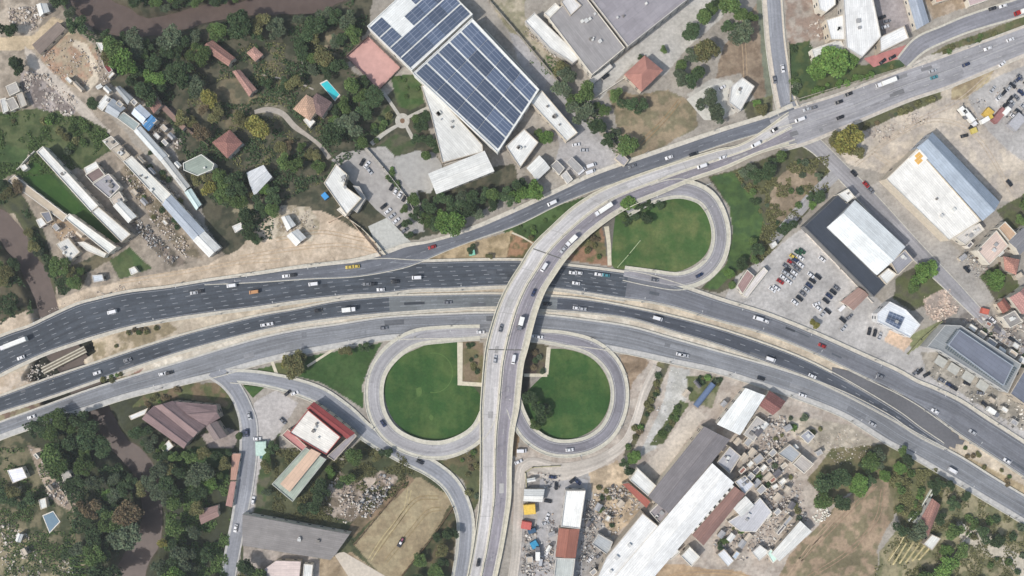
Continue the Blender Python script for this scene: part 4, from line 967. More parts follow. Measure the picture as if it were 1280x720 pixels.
Bd('workshop', 'grey block attached above the longest white roof', [(896,578),(912,558),(926,570),(912,592)], 6, (168,168,172), cat='workshop', vents=3)
Bd('workshop', 'light grey low roof below the white roof in the scrap yard', [(910,652),(936,636),(950,622),(965,640),(945,665),(925,664)], 4, (188,188,192), cat='workshop', vents=2)
Bd('hut', 'white hut beside the little white-grey huts in the scrap yard', [(940,690),(950,681),(962,690),(949,701)], 3.5, W_, cat='hut')
Bd('hut', 'white roof next to the track south of the rust brown shed', [(896,693),(905,686),(918,701),(910,709)], 3.5, (214,216,218), cat='hut')
Bd('hut', 'white block at the lower right of the longest white roof', [(851,695),(862,683),(875,696),(864,708)], 5, W_, cat='annex')
Bd('hut', 'small white block between the white block and the long roof', [(829,692),(841,681),(850,690),(838,700)], 5, (222,222,220), cat='annex')
Bd('long_shed', 'long white shed beside the brown field', [(965,692),(1000,652),(1014,665),(975,701)], 5, W_, 'gable', cat='shed', rise=1)
Bd('hut', 'mint green end roof of the long white shed', [(958,690),(964,686),(973,698),(966,704)], 3.6, (196,224,214), cat='hut')
Bd('workshop', 'left grey roof of the joined pair in the rubble yard', [(972,567),(987,555),(1001,567),(990,579)], 4.5, (160,164,168), 'flat', cat='workshop')
Bd('workshop', 'right beige grey roof of the joined pair in the rubble yard', [(991,580),(1002,568),(1017,580),(1005,592)], 4.5, (176,170,164), 'flat', cat='workshop')
Bd('hut', 'small grey hut above the joined pair in the rubble yard', [(1000,545),(1010,537),(1019,545),(1010,555)], 4, (158,160,168), cat='hut', vents=1)
Bd('farmhouse', 'long terracotta roof beside the vegetable beds', [(1148,655),(1165,624),(1175,632),(1161,669)], 5, (154,116,106), 'gable', style='tile', cat='house')
Bd('hut', 'white flat roof below the terracotta farmhouse', [(1154,680),(1165,668),(1176,673),(1165,688)], 3.6, (214,214,208), cat='hut')
Bd('warehouse', 'long white narrow roof in the yard beside the overpass', [(707,613),(732,613),(725,661),(701,658)], 6, (236,236,232), cat='warehouse', vents=0)
Bd('warehouse', 'rust red roof below the white narrow roof', [(699,661),(724,662),(719,697),(695,695)], 6, (150,100,86), 'gable', cat='warehouse', rise=1)
Bd('warehouse', 'pale grey green roof at the bottom edge below the rust roof', [(695,697),(719,698),(714,740),(690,740)], 6, (186,190,186), 'flat', cat='warehouse')
Bd('tent', 'white ridge tent beside the yellow container', [(656,612),(680,612),(677,627),(655,626)], 4, W_, 'gable', cat='tent', wins=False)
Bd('workshop', 'grey roof right of the rust red roof at the bottom', [(740,680),(748,667),(766,677),(760,694)], 4.5, (168,172,174), cat='workshop')
# --- south west
Bd('factory', 'white flat factory roof framed by red strips', [(362,541),(385,512),(426,546),(408,568)], 8, (224,220,212), cat='factory', vents=4, wc=(150,80,76), rim=(160,84,78))
Bd('factory_wing', 'dark red roof strip on the road side of the white factory', [(384,511),(393,503),(443,541),(433,548)], 7, (138,66,66), 'gable', cat='factory wing', rise=.7)
Bd('factory_wing', 'pink paved terrace roof left of the white factory', [(352,544),(360,536),(386,560),(382,568)], 5, (186,132,128), cat='factory wing')
Bd('factory_wing', 'grey roof strip at the lower right of the white factory', [(409,570),(432,549),(443,541),(446,545),(418,576)], 6, (150,144,146), cat='factory wing')
Bd('long_hall', 'long grey green roof with peach centre beside the white factory', [(340,605),(382,559),(408,574),(366,627)], 7, (160,170,158), cat='hall', wc=(170,172,164))
Bd('hall_roof', 'raised peach coloured centre roof of the long hall', [(350,605),(389,561),(401,567),(362,615)], 8.6, (200,172,150), cat='roof', wc=(150,150,140), parapet=False, wins=False, per=2, var=.06)
Bd('grey_shed', 'huge weathered grey roof at the bottom left of the tan field', [(303,643),(437,668),(420,692),(413,700),(303,682)], 6, (134,130,128), cat='shed', vents=3, parapet=False)
Bd('house', 'pinkish white striped roof at the bottom edge', [(330,712),(345,701),(376,702),(372,740),(328,740)], 4.5, (206,190,184), cat='house', parapet=False)
Bd('house', 'thin white roof strip beside the pinkish roof at the bottom edge', [(380,705),(391,706),(388,740),(377,740)], 4, W_, cat='shed')
Bd('manor', 'leftmost brown gabled roof of the large brown house', [(178,524),(193,508),(240,546),(229,560)], 7, (130,110,110), 'gable', cat='house', rise=2, wc=(160,150,140))
Bd('manor', 'middle brown gabled roof of the large brown house', [(194,508),(216,502),(256,532),(241,546)], 7.5, (138,118,117), 'gable', cat='house', rise=2.6, wc=(160,150,140))
Bd('manor', 'right brown gabled roof of the large brown house', [(217,502),(270,507),(274,522),(257,532)], 7, (132,113,113), 'gable', cat='house', rise=2.4, wc=(160,150,140))
Bd('manor', 'small brown wing at the lower right of the brown house', [(257,533),(271,527),(283,545),(268,550)], 6, (128,116,114), 'gable', cat='house', rise=1.4, wc=(160,150,140))
Bd('annex', 'narrow white annex left of the large brown house', [(161,520),(185,510),(181,518),(164,525)], 3.5, W_, cat='annex')
Bd('annex', 'small white hut below the large brown house', [(202,560),(211,550),(217,558),(206,567)], 3.2, W_, cat='hut')
Bd('hut', 'bright white flat hut on the left edge allotments', [(9,588),(28,584),(34,597),(16,604)], 3.4, (232,232,240), cat='hut')
Bd('hut', 'tiny white hut beside the blue tarpaulin pool', [(48,625),(57,622),(59,634),(51,637)], 3, W_, cat='hut', wins=False)
Bd('hut', 'brown roofed hut in the woods left of the street', [(250,638),(272,632),(273,645),(252,655)], 3.5, (148,122,116), 'gable', cat='hut')
Bd('long_hut', 'long narrow pinkish roof beside the south western street', [(290,567),(301,567),(295,600),(288,600)], 3, (178,140,124), cat='hut', parapet=False)
Bd('long_hut', 'lower narrow pinkish roof beside the south western street', [(288,602),(295,602),(290,634),(282,632)], 3, (170,132,124), cat='hut', parapet=False)
Bd('hut', 'grey white hut beside the dirt track in the western wood', [(76,592),(86,588),(92,600),(82,607)], 3, (178,174,168), cat='hut', vents=1)
# containers, tanks and awnings
def crate(name, label, x, y, L, W, h, ang, c, cat, z=0, **k):
    q = P(x, y, h); r = empty(name, (q.x, q.y, z), math.radians(ang)); tag(r, label, cat, pos=(x, y), **k)
    mb = MB(); mb.box(0, 0, h/2, L, W, h); n = int(L/.6)
    for i in range(n): 
        for s in (-1, 1): mb.box(-L/2 + (i+.5)*L/n, s*W/2, h/2, .25, .1, h*.9)
    mb.build('body', plain(c, .6, .14, .7), r)
    mb = MB(); mb.box(0, 0, h+.03, L*.96, W*.9, .06); mb.build('lid', plain(tuple(min(255, int(v*1.06)) for v in c), .6, .14, .7), r)
    mb = MB(); mb.box(L/2+.04, 0, h/2, .08, W*.86, h*.88); mb.build('door', plain(tuple(int(v*.85) for v in c), .6, .1), r); return r
crate('container', 'bright yellow container in the yard beside the overpass', 662, 637, 6.6, 5.5, 3, 5, (206,172,78), 'container')
crate('container', 'red container below the yellow container', 658, 657, 5.5, 4.2, 2.8, -10, (176,92,84), 'container')
crate('container', 'dark blue container between the red container and parked machines', 665, 664, 4.5, 2.4, 2.6, 20, (52,80,104), 'container')
crate('container', 'blue box under the sandy patch near the overpass', 668, 681, 4, 4, 2.2, 30, (50,132,168), 'container')
crate('container', 'red trailer body beside the yellow machine in the north eastern lot', 1250, 144, 9, 3.6, 3, 50, (142,100,98), 'container')
crate('container', 'yellow skip left of the red trailer in the north eastern lot', 1236, 141, 5, 4.4, 2.2, 50, (190,160,82), 'skip')
crate('container', 'small yellow skip below the parked trucks in the north eastern lot', 1218, 163, 3.2, 3, 1.8, 20, (186,170,96), 'skip')
crate('container', 'grey container at the right edge of the north eastern lot', 1272, 152, 9, 6, 3, 48, (160,160,164), 'container')
crate('awning', 'red awning beside the lane at the right edge', 1232, 389, 4, 3, 2.4, -15, (180,98,82), 'awning')
crate('awning', 'blue awning on the left side of the white stepped villa', 406, 245, 3.6, 3, 2.4, -50, (62,134,190), 'awning')
crate('container', 'teal container on the grass strip beside the green tree', 590, 316, 3.4, 3, 2.4, 10, (120,176,152), 'container')
crate('container', 'green white striped bus shelter roof in the south western car park', 326, 561, 6, 8, 2.6, 2, (168,190,180), 'shelter')
# long blue tank trailer
q = P(881, 494, 3); r_ = empty('tank_trailer', (q.x, q.y, 0), math.radians(52)); tag(r_, 'long blue grey tank trailer in the yard below the highway', 'trailer', pos=(881, 494))
mb = MB(); mb.cyl((-8, 0, 2), (8, 0, 2), 1.7, 1.7, 16); mb.build('tank', plain((98,114,142), .45, .1), r_)
mb = MB(); mb.box(0, 0, .7, 16, 1.2, .3); mb.build('frame', plain((60,60,64)), r_)
for x_ in (-6.5, -5, 5, 6.5):
    mb = MB(); mb.cyl((x_, -1.2, .5), (x_, 1.2, .5), .5, .5, 12); mb.build('wheel', plain((30,30,32)), r_)
# pools
def pool(label, pts, c, z=.35):
    FOOT.append(pts); FOOT.append([(pts[0][0]-10, pts[0][1]-10), (pts[2][0]+8, pts[0][1]-10), (pts[2][0]+8, pts[2][1]+10), (pts[0][0]-10, pts[2][1]+10)])
    v = [P(x, y, z) for x, y in pts]; r = empty('swimming_pool', (v[0].x, v[0].y, 0)); o = Vector((v[0].x, v[0].y, 0))
    tag(r, label, 'pool', pos=pts[0]); L = ccw([((p-o).x, (p-o).y) for p in v]); mb = MB(); mb.prism(L, .02, .3); mb.build('water', plain(c, .12, .08, .8, spec=.5), r)
    cx, cy = sum(p[0] for p in L)/len(L), sum(p[1] for p in L)/len(L); M = [((p[0]-cx)*1.14+cx, (p[1]-cy)*1.14+cy) for p in L]; mb = MB(); mb.prism(M, 0, .24); mb.build('pool_edge', plain((214,208,198)), r)
pool('turquoise swimming pool beside the tiled villa', [(401,105),(409,101),(424,118),(418,125)], (56,188,196))
pool('dark blue tarpaulin pool in the western allotments', [(54,645),(66,640),(74,652),(62,665)], (62,104,128))
# solar arrays of the shop, glass ribs of the showroom
for o in [o for o in COL.objects if o.get('label', '').startswith('small shop roof')]: 
    panels(o, [(1111,389),(1106,402),(1124,412),(1131,397)], 7.2, 1, 3)
# parking canopies before the showroom
for i_, (x_, y_) in enumerate([(1176,452),(1192,461),(1210,471),(1228,482)]):
    q = P(x_, y_, 3); r_ = empty('car_canopy', (q.x, q.y, 0), math.radians(-33)); tag(r_, 'grey flat car canopy in front of the showroom hall', 'canopy', 'car canopies in front of the showroom', pos=(x_, y_))
    mb = MB(); mb.box(0, 0, 3, 6.2, 5, .15); mb.build('roof', plain((168,168,162), .8, .15, .8), r_)
    for a_ in (-1, 1):
        for b_ in (-1, 1): mb = MB(); mb.cyl((a_*2.8, b_*2.2, 0), (a_*2.8, b_*2.2, 2.95), .08, .08, 6); mb.build('post', plain((120,120,120)), r_)
# ribs round the showroom roof (glass rim) as a part of it
def w2l(root, x, y, z):
    p = P(x, y, z); m = Matrix.Rotation(-root.rotation_euler.z, 4, 'Z') @ Matrix.Translation(-Vector((root.location.x, root.location.y, 0))); q = m @ Vector((p.x, p.y, 0)); return Vector((q.x, q.y, z))
for (x0, y0, x1, y1, w_, n_) in ((1182,433,1254,481,3.2,26),(1183,430,1197,412,2.6,9),(1255,481,1269,459,2.4,9)):
    for i_ in range(n_):
        t_ = (i_+.5)/n_; a = w2l(mallr, x0+(x1-x0)*t_, y0+(y1-y0)*t_, 8); b0 = w2l(mallr, x0, y0, 8); b1 = w2l(mallr, x1, y1, 8); d = (b1-b0)
        mb = MB(); mb.box(a.x, a.y, 8.25, d.length/n_*.55, w_*.75, .45, math.atan2(d.y, d.x)); mb.build('skylight', plain((88,98,104), .3, .05), mallr)
# old striped footbridge over the river between the carriageways
q = P(80, 450, 0); r_ = empty('footbridge', (q.x, q.y, 0), math.radians(27)); tag(r_, 'old grey slatted footbridge over the river between the carriageways', 'bridge', pos=(80,450))
mb = MB(); mb.box(0, 0, -.1, 27, 4.4, .3); mb.build('deck', plain((120,112,98), .9, .2), r_); mb = MB()
for i_ in range(3): mb.box(0, -1.6 + 1.6*i_, .2, 27, .5, .3)
mb.build('beam', plain((196,190,172), .9, .2), r_)
# fences and garden walls
def fence(name, label, pts, h, th, c, cat='wall', post=4.0, z=0):
    p = [P(x, y, z) for x, y in pts]; r = empty(name, p[0]); tag(r, label, cat, pos=(pts[0][0], pts[0][1])); mb = MB(); mp = MB()
    for a, b in zip(p[:-1], p[1:]):
        d = b-a; m = (a+b)/2 - p[0]; mb.box(m.x, m.y, h/2, d.length, th, h, math.atan2(d.y, d.x)); n = max(1, int(d.length/post))
        for k in range(n+1): u = a + d*k/n - p[0]; mp.box(u.x, u.y, h/2+.1, th*1.8, th*1.8, h+.2, math.atan2(d.y, d.x))
    mb.build('panel', plain(c, .9, .15), r); o = mp.build('post', plain(tuple(int(v*.9) for v in c), .9, .1), r); o['kind'] = 'stuff'
for pts, lab, c, h in [
    ([(459,186),(480,210),(508,246),(517,262)], 'grey garden wall between the two parking yards by the villa', (170,166,158), 1.8),
    ([(434,272),(452,285),(470,303),(482,318)], 'pale boundary wall right of the sandy ground', (206,196,176), 1.8),
    ([(412,278),(432,268),(476,320)], 'beige boundary wall left of the white stepped villa garden', (190,170,150), 1.8),
    ([(45,190),(40,194),(24,212)], 'white wall at the top end of the sports field', (204,200,190), 2.0),
    ([(433,71),(461,46),(501,85),(474,113),(433,71)], 'thin fence around the pink games court', (120,104,96), 1.6),
    ([(612,2),(645,40),(700,105),(760,170),(782,196)], 'long wall along the tree side of the factory lane', (150,144,132), 2.2),
    ([(205,131),(232,158),(262,182)], 'dark wall along the brown strip below the reddish house', (96,86,76), 2.2),
    ([(785,95),(735,128),(722,142)], 'white wall left of the salmon red house', (206,202,190), 1.8),
    ([(985,54),(988,127),(1060,105),(1130,84)], 'hedge side wall round the bright green trees by the crossroads', (150,146,130), 1.4),
    ([(1134,442),(1150,424),(1176,402)], 'wall between the shop car park and the showroom', (140,142,110), 1.8),
    ([(878,538),(835,592),(812,618)], 'white wall on the left of the very long dark roof', (214,206,190), 2.0),
    ([(1135,650),(1150,633),(1163,612)], 'white greenhouse rail above the farmhouse', (214,216,206), 1.5),
    ([(1141,652),(1156,634),(1166,612)], 'second white greenhouse rail nearest the farmhouse', (214,216,206), 1.5),
    ([(772,334),(786,318),(800,301)], 'thin white pipe rail crossing the north eastern loop lawn', (160,172,134), .6),
    ([(1110,700),(1124,680),(1134,660)], 'pale wooden fence left of the vegetable beds', (206,192,150), 1.2),
    ([(1199,680),(1206,672),(1212,664)], 'short white wall on the path in the south eastern orchard', (220,212,196), 1.4),
    ([(443,680),(505,605)], 'dark fence along the left side of the tan field', (104,86,66), 1.4),
    ([(566,634),(540,672),(500,722)], 'dark fence along the right side of the tan field', (104,86,66), 1.4),
    ([(660,640),(657,590),(666,584),(700,582)], 'low yellowish wall around the corner of the scrap yard', (170,164,130), 1.0),
    ([(1007,292),(1050,336),(1090,378)], 'white low wall between charcoal hall and car park', (214,206,196), .9)]:
    fence('wall', lab, pts, h, .35, c)

# more small roofs of the crowded quarters
def bb(label, x, y, l, w, ang, h, c, roof='flat', cat='shed', vents=0):
    a = math.radians(ang); u = (math.cos(a)*l/2, -math.sin(a)*l/2); v = (math.sin(a)*w/2, math.cos(a)*w/2)
    Bd('shed', label, [(x-u[0]-v[0], y-u[1]-v[1]), (x+u[0]-v[0], y+u[1]-v[1]), (x+u[0]+v[0], y+u[1]+v[1]), (x-u[0]+v[0], y-u[1]+v[1])], h, c, roof, cat=cat, vents=vents, windows=4, rise=.7 if roof == 'gable' else None)
CN = {'grey': (160,160,162), 'white': W_, 'beige': (190,178,162), 'rusty': (146,104,92), 'dark grey': (104,102,106), 'pale blue': (184,196,208)}
for where, items in {
 'in the scrap quarter below the highway': [('beige',930,572,9,7,48),('white',938,580,8,5,48),('dark grey',946,588,9,6,45),('grey',966,566,9,7,45),('white',978,602,9,6,40),('rusty',966,600,8,5,42),('grey',946,604,9,6,48),('beige',972,622,9,7,50),('white',960,644,9,6,50),('grey',972,640,8,6,45),('dark grey',990,632,8,6,60),('beige',922,552,8,6,48),('grey',1024,566,8,6,30),('beige',980,582,8,5,40),('white',914,672,9,6,52),('grey',902,668,8,6,52),('beige',936,672,9,6,50),('dark grey',905,560,10,7,50),('grey',936,552,12,8,50),('dark grey',948,540,9,7,50),('white',956,532,8,5,48),('beige',940,566,10,7,50),('rusty',928,588,9,5,45),('grey',948,574,13,9,40),('white',954,585,9,5,48),('dark grey',962,576,8,6,40),('grey',938,596,10,7,50),('beige',960,596,12,7,45),('dark grey',972,592,9,6,40),('white',969,608,7,5,30),('grey',952,612,11,8,45),('beige',984,612,8,6,60),('grey',984,652,16,5,50),('dark grey',976,662,14,4,50),('white',993,668,10,6,50),('beige',930,658,8,6,50),('grey',928,680,9,6,55),('pale blue',920,694,10,6,55),('white',994,560,6,5,40),('grey',985,535,8,6,30)],
 'in the junk yards at the right edge': [('grey',1222,424,9,6,-34),('dark grey',1246,446,9,6,-34),('beige',1208,420,8,6,-34),('white',1270,432,8,6,-34),('grey',1256,452,9,5,-34),('beige',1240,500,8,5,-34),('white',1256,512,8,5,-34),('grey',1268,528,9,6,-34),('white',1216,410,10,6,-35),('beige',1228,418,9,7,-35),('grey',1240,428,12,7,-35),('white',1252,438,8,6,-35),('dark grey',1246,412,8,6,-30),('beige',1266,442,10,7,-35),('white',1278,450,8,7,-35),('rusty',1236,405,7,5,-30),('grey',1214,432,9,5,-32),('white',1226,441,10,5,-32),('beige',1262,466,8,5,-32)],
 'in the workshop rows above the sports field': [('white',134,112,8,5,-45),('grey',168,128,7,6,-45),('beige',184,156,8,6,-45),('white',196,170,8,5,-45),('grey',206,178,8,5,-47),('beige',176,200,9,5,-47),('grey',190,214,9,4,-47),('white',222,206,7,5,-45),('beige',168,240,8,5,-47),('grey',180,252,8,5,-47),('white',206,278,7,4,-47),('beige',100,292,8,6,-40),('grey',70,284,8,6,-50),('grey',150,130,8,6,-45),('beige',192,150,8,6,-45),('beige',205,160,8,6,-45),('grey',214,170,7,5,-45),('white',156,192,6,5,-45),('dark grey',214,212,12,4,-48),('white',200,190,6,3,-48),('grey',224,226,8,4,-48),('beige',98,108,14,5,-45),('white',86,100,9,5,-45),('white',124,108,6,4,30)],
 'in the yard beside the overpass': [('grey',748,634,8,6,60),('white',760,648,7,5,60),('beige',776,630,8,6,50),('grey',742,715,8,6,40),('white',664,600,9,4,10),('grey',690,668,7,5,20),('white',686,686,7,4,60),('beige',662,700,8,8,5),('dark grey',736,655,6,4,60)],
 'in the western wood along the dirt track': [('white',46,570,7,4,-50),('grey',20,612,8,5,10),('beige',30,690,9,6,-60),('white',24,672,6,9,-20),('beige',62,610,7,5,-50)],
 'beside the right edge houses': [('white',1250,316,7,6,40),('grey',1204,322,8,5,40),('dark grey',1212,306,8,5,45),('beige',1274,345,9,7,30),('white',1266,398,7,5,30)],
 'behind the blue tank trailer': [('dark grey',872,480,9,4,-50),('beige',858,492,8,6,50),('grey',905,505,6,5,50)]}.items():
    for c, x, y, l, w, a in items: bb(f'small {c} shed roof {where}', x, y, l, w, a, rng.uniform(2.6, 4.2), CN[c], rng.choice(('flat', 'gable')))
# ================================================================ trees
def crownmat(c, name):
    m, t, b = nodes(name, .8, .15); at = t.nodes.new("ShaderNodeAttribute"); at.attribute_name = 'col'
    v = t.nodes.new("ShaderNodeVectorMath"); v.operation = 'MULTIPLY'; v.inputs[0].default_value = lin(c); t.links.new(at.outputs["Color"], v.inputs[1])
    oi = t.nodes.new("ShaderNodeObjectInfo"); mr = t.nodes.new("ShaderNodeMapRange"); mr.inputs[3].default_value = .78; mr.inputs[4].default_value = 1.25
    t.links.new(oi.outputs["Random"], mr.inputs[0]); s = t.nodes.new("ShaderNodeVectorMath"); s.operation = 'SCALE'; t.links.new(v.outputs[0], s.inputs[0]); t.links.new(mr.outputs[0], s.inputs[3])
    t.links.new(s.outputs[0], b.inputs["Base Color"]); return m
TONES = {'dark green': (66, 84, 56), 'mid green': (84, 104, 60), 'bright green': (92, 120, 62), 'olive': (108, 108, 72), 'grey green': (86, 98, 76), 'yellowish': (130, 128, 70), 'brownish': (116, 104, 80)}
TM = {k: crownmat(v, 'foliage_' + k.replace(' ', '_')) for k, v in TONES.items()}
def leafquads(cen, size, seed, tone):
    r = np.random.RandomState(seed); n = len(cen)
    nm = r.normal(size=(n, 3)); nm[:, 2] = np.abs(nm[:, 2]) + .8; nm /= np.linalg.norm(nm, axis=1)[:, None]
    t = np.cross(nm, r.normal(size=(n, 3))); t /= np.linalg.norm(t, axis=1)[:, None]; u = np.cross(nm, t)
    s = (size * r.uniform(.6, 1.3, n))[:, None]; e = r.uniform(.5, .9, n)[:, None]
    V = np.stack([cen - t*s, cen - u*s*e + nm*s*.25, cen + t*s, cen + u*s*e + nm*s*.25], 1).reshape(-1, 3)
    C = np.repeat(tone, 4, axis=0); F = np.arange(4*n).reshape(-1, 4); return V, F, C
def meshdata(name, V, F, C, mat):
    me = bpy.data.meshes.new(name); me.from_pydata(V.tolist(), [], F.tolist()); me.materials.append(mat)
    a = me.color_attributes.new("col", 'FLOAT_COLOR', 'POINT'); c = np.ones((len(V), 4), np.float32); c[:, :3] = C; a.data.foreach_set("color", c.ravel()); me.update(); return me
def crown(seed, tone, n=1900, flat=.62):
    r = np.random.RandomState(seed); nl = r.randint(9, 14); L = []
    for k in range(nl):
        a = r.uniform(0, 6.28); d = r.uniform(.0, .72)**.8; rr = r.uniform(.22, .52)
        L.append((d*math.cos(a), d*math.sin(a), r.uniform(-.15, .35)*(1-d*.6) + .1, rr))
    L = np.array(L); w = L[:, 3]**2; k = r.choice(nl, n, p=w/w.sum()); dr = r.normal(size=(n, 3)); dr /= np.linalg.norm(dr, axis=1)[:, None]
    dr[:, 2] = np.where(dr[:, 2] < -.3, -dr[:, 2], dr[:, 2]); rad = r.uniform(.55, 1.08, n)
    c = L[k, :3] + dr*(L[k, 3]*rad)[:, None]; c[:, 2] *= flat; c *= 4.5
    lobe = r.uniform(.82, 1.2, nl); tn = (lobe[k]*r.uniform(.8, 1.2, n))[:, None]*np.ones(3); tn[:, 0] *= r.uniform(.9, 1.15, n)
    V, F, C = leafquads(c, .36, seed+1, tn); return meshdata('crown', V, F, C, TM[tone])
def trunkmesh():
    mb = MB(); mb.cyl((0,0,-.2),(0.1,0,3.6),.32,.2,8)
    for k in range(5):
        a = k*1.26; mb.cyl((.1,0,2.6+.2*k),(1.9*math.cos(a), 1.9*math.sin(a), 4.6+.2*k), .14, .05, 6)
    o = mb.build('trunk', plain((92,78,64), .95, .2)); d = o.data; bpy.data.objects.remove(o); return d
TRUNK = trunkmesh(); CR = {}
for i, t in enumerate(TONES): CR[t] = [crown(100*i + k, t) for k in range(4)]
def stemmesh():
    mb = MB()
    for k in range(5):
        a = k*1.26; mb.cyl((0,0,-.1),(.5*math.cos(a), .5*math.sin(a), 1.0), .06, .03, 5)
    o = mb.build('stem', plain((92,78,64), .95, .2)); d = o.data; bpy.data.objects.remove(o); return d
STEM = stemmesh(); SHC = {}
def shrubcrown(seed, tone):
    r = np.random.RandomState(seed); n = 260; d = r.normal(size=(n, 3)); d /= np.linalg.norm(d, axis=1)[:, None]; d[:, 2] = np.abs(d[:, 2]); c = d*r.uniform(.4, 1.05, n)[:, None]
    c[:, 0] *= r.uniform(1, 1.3); c *= 1.6; c[:, 2] = c[:, 2]*.8 + .3; tn = r.uniform(.7, 1.3, n)[:, None]*np.ones(3)
    V, F, C = leafquads(c, .34, seed+1, tn); return meshdata('foliage', V, F, C, TM[tone])
for i, t in enumerate(TONES): SHC[t] = [shrubcrown(900 + 10*i + k, t) for k in range(2)]
LAND = [(180,30,'north river bend'),(60,75,'round sandy yard'),(150,70,'river bend wood'),(220,95,'wood north of workshops'),(275,70,'long salmon house'),(330,95,'salmon houses garden'),(370,50,'woods below the river'),(430,40,'wood beside the court'),(395,90,'turquoise pool'),(392,140,'tiled villa'),(440,140,'round garden path'),(500,110,'small round lawn'),(480,180,'garden south of the round path'),(330,160,'bend of the garden lane'),(285,180,'red tiled house'),(250,205,'green-roofed house'),(325,225,'pale tin-roofed house'),(325,285,'sandy ground by the huts'),(375,210,'white stepped villa'),(430,250,'villa front garden'),(520,270,'western end of the frontage road'),(600,250,'large white hall'),(660,180,'solar factory corner'),(700,95,'white factory wing'),(745,140,'factory lane wall'),(780,135,'salmon red house'),(800,180,'brown field north'),(850,90,'pale factory forecourt'),(915,30,'top of the brown field'),(890,135,'white flat shed'),(940,140,'crossroads corner'),(1040,80,'white factory'),(1000,100,'crossroads green'),(1110,85,'pink paving'),(1058,180,'sandy junction'),(1105,140,'main road verge'),(1220,35,'upper green median'),(1265,270,'white warehouse'),(1155,350,'charcoal hall'),(1245,350,'right edge houses'),(1100,400,'solar shop'),(1017,404,'car park'),(800,270,'north eastern loop lawn'),(700,290,'overpass curve'),(930,240,'scrub by the loop'),(1020,230,'bare brown patch'),(930,330,'green slope by the car park'),(365,458,'slip road fork'),(440,455,'south western triangle'),(670,510,'south eastern loop lawn'),(590,500,'overpass foot'),(590,316,'grass strip under the overpass'),(560,600,'triangle south of the loop'),(820,500,'pale walled plots'),(880,475,'blue tank trailer'),(790,590,'small white block'),(905,680,'rust brown shed'),(1030,610,'rubble yard'),(1100,580,'green thicket below the highway'),(1140,625,'thicket beside the farmhouse'),(1130,670,'vegetable beds'),(1185,655,'farmhouse'),(1240,680,'south eastern orchard path'),(1280,640,'highway verge in the south east'),(1180,710,'orchard at the bottom edge'),(60,290,'left river bank'),(20,350,'river island'),(90,345,'western highway verge'),(10,240,'sports field corner'),(80,170,'green plot above the field'),(20,150,'left edge plot'),(165,325,'highway green triangle'),(118,128,'rubble track'),(220,300,'long shed'),(80,540,'service road bank'),(130,600,'wood left of the river'),(130,670,'dark wood at the lower river'),(60,610,'dirt track in the wood'),(20,640,'allotments'),(40,700,'allotment beds'),(185,620,'river crossing canopy'),(235,590,'garden below the brown house'),(230,660,'wood by the brown hut'),(240,710,'wood at the bottom edge'),(280,520,'brown house'),(320,700,'street corner'),(340,590,'peach-roofed hall'),(470,560,'slip road bend'),(430,620,'rubble heap'),(550,660,'tan field edge'),(520,710,'tan field bottom'),(590,690,'foot of the slip road')]
def landmark(x, y): return min(LAND, key=lambda l: (l[0]-x)**2 + (l[1]-y)**2)[2]
TREES = []; RVP = [[catmull(r, 4)] for r in RIV]
def inriver(x, y):
    if 585 < y < 640: return False
    return any(math.hypot(x-q[0], y-q[1]) < q[2] + 2 for r in RVP for q in r[0])
def infoot(x, y): return any(pip(x, y, f) for f in FOOT)
def tree(x, y, r, tone):
    R = r*K; s = R/4.5; sz = 'small' if r < 7.5 else 'large' if r > 11.5 else 'medium'
    q = P(x, y, 3.2*s); o = empty('tree', (q.x, q.y, 0), rng.uniform(0, 6.28)); o.scale = (s, s, s*rng.uniform(.85, 1.1))
    tag(o, f"{sz} {tone} tree by the {landmark(x, y)}", 'tree', 'trees around the interchange', pos=(x, y))
    dupdata('trunk', TRUNK, o, (0, 0, 0)); dupdata('crown', rng.choice(CR[tone]), o, (0, 0, 3.9)); TREES.append((x, y, r))
def shrub(x, y, r, tone):
    s = r*K/1.7; q = P(x, y, .8); o = empty('shrub', (q.x, q.y, 0), rng.uniform(0, 6.28)); o.scale = (s, s, s)
    tag(o, f"{tone} shrub by the {landmark(x, y)}", 'shrub', 'shrubs around the interchange', pos=(x, y))
    dupdata('stem', STEM, o, (0, 0, 0)); dupdata('foliage', rng.choice(SHC[tone]), o, (0, 0, .1))
def grove(poly, n, r0, r1, tones, sp=.95, fn=tree):
    xs = [p[0] for p in poly]; ys = [p[1] for p in poly]; got = []; k = 0
    while len(got) < n and k < 4000:
        k += 1; x = rng.uniform(min(xs), max(xs)); y = rng.uniform(min(ys), max(ys))
        if not pip(x, y, poly) or infoot(x, y) or (fn is tree and inriver(x, y)): continue
        r = rng.uniform(r0*.85, r1*1.18) if rng.random() < .8 else r1*1.35
        if fn is shrub: r = min(r, r1)
        if any(math.dist((x, y), (a, b)) < (r + c)*sp*.52 for a, b, c in got): continue
        if any(math.dist((x, y), (a, b)) < (r + c)*.4 for a, b, c in TREES[-400:]): continue
        got.append((x, y, r)); fn(x, y, r, rng.choice([Mi, Mi, Br, Ol, Gy]) if rng.random() < .25 else rng.choice(tones))
D, Mi, Br, Ol, Gy, Ye, Bn = TONES
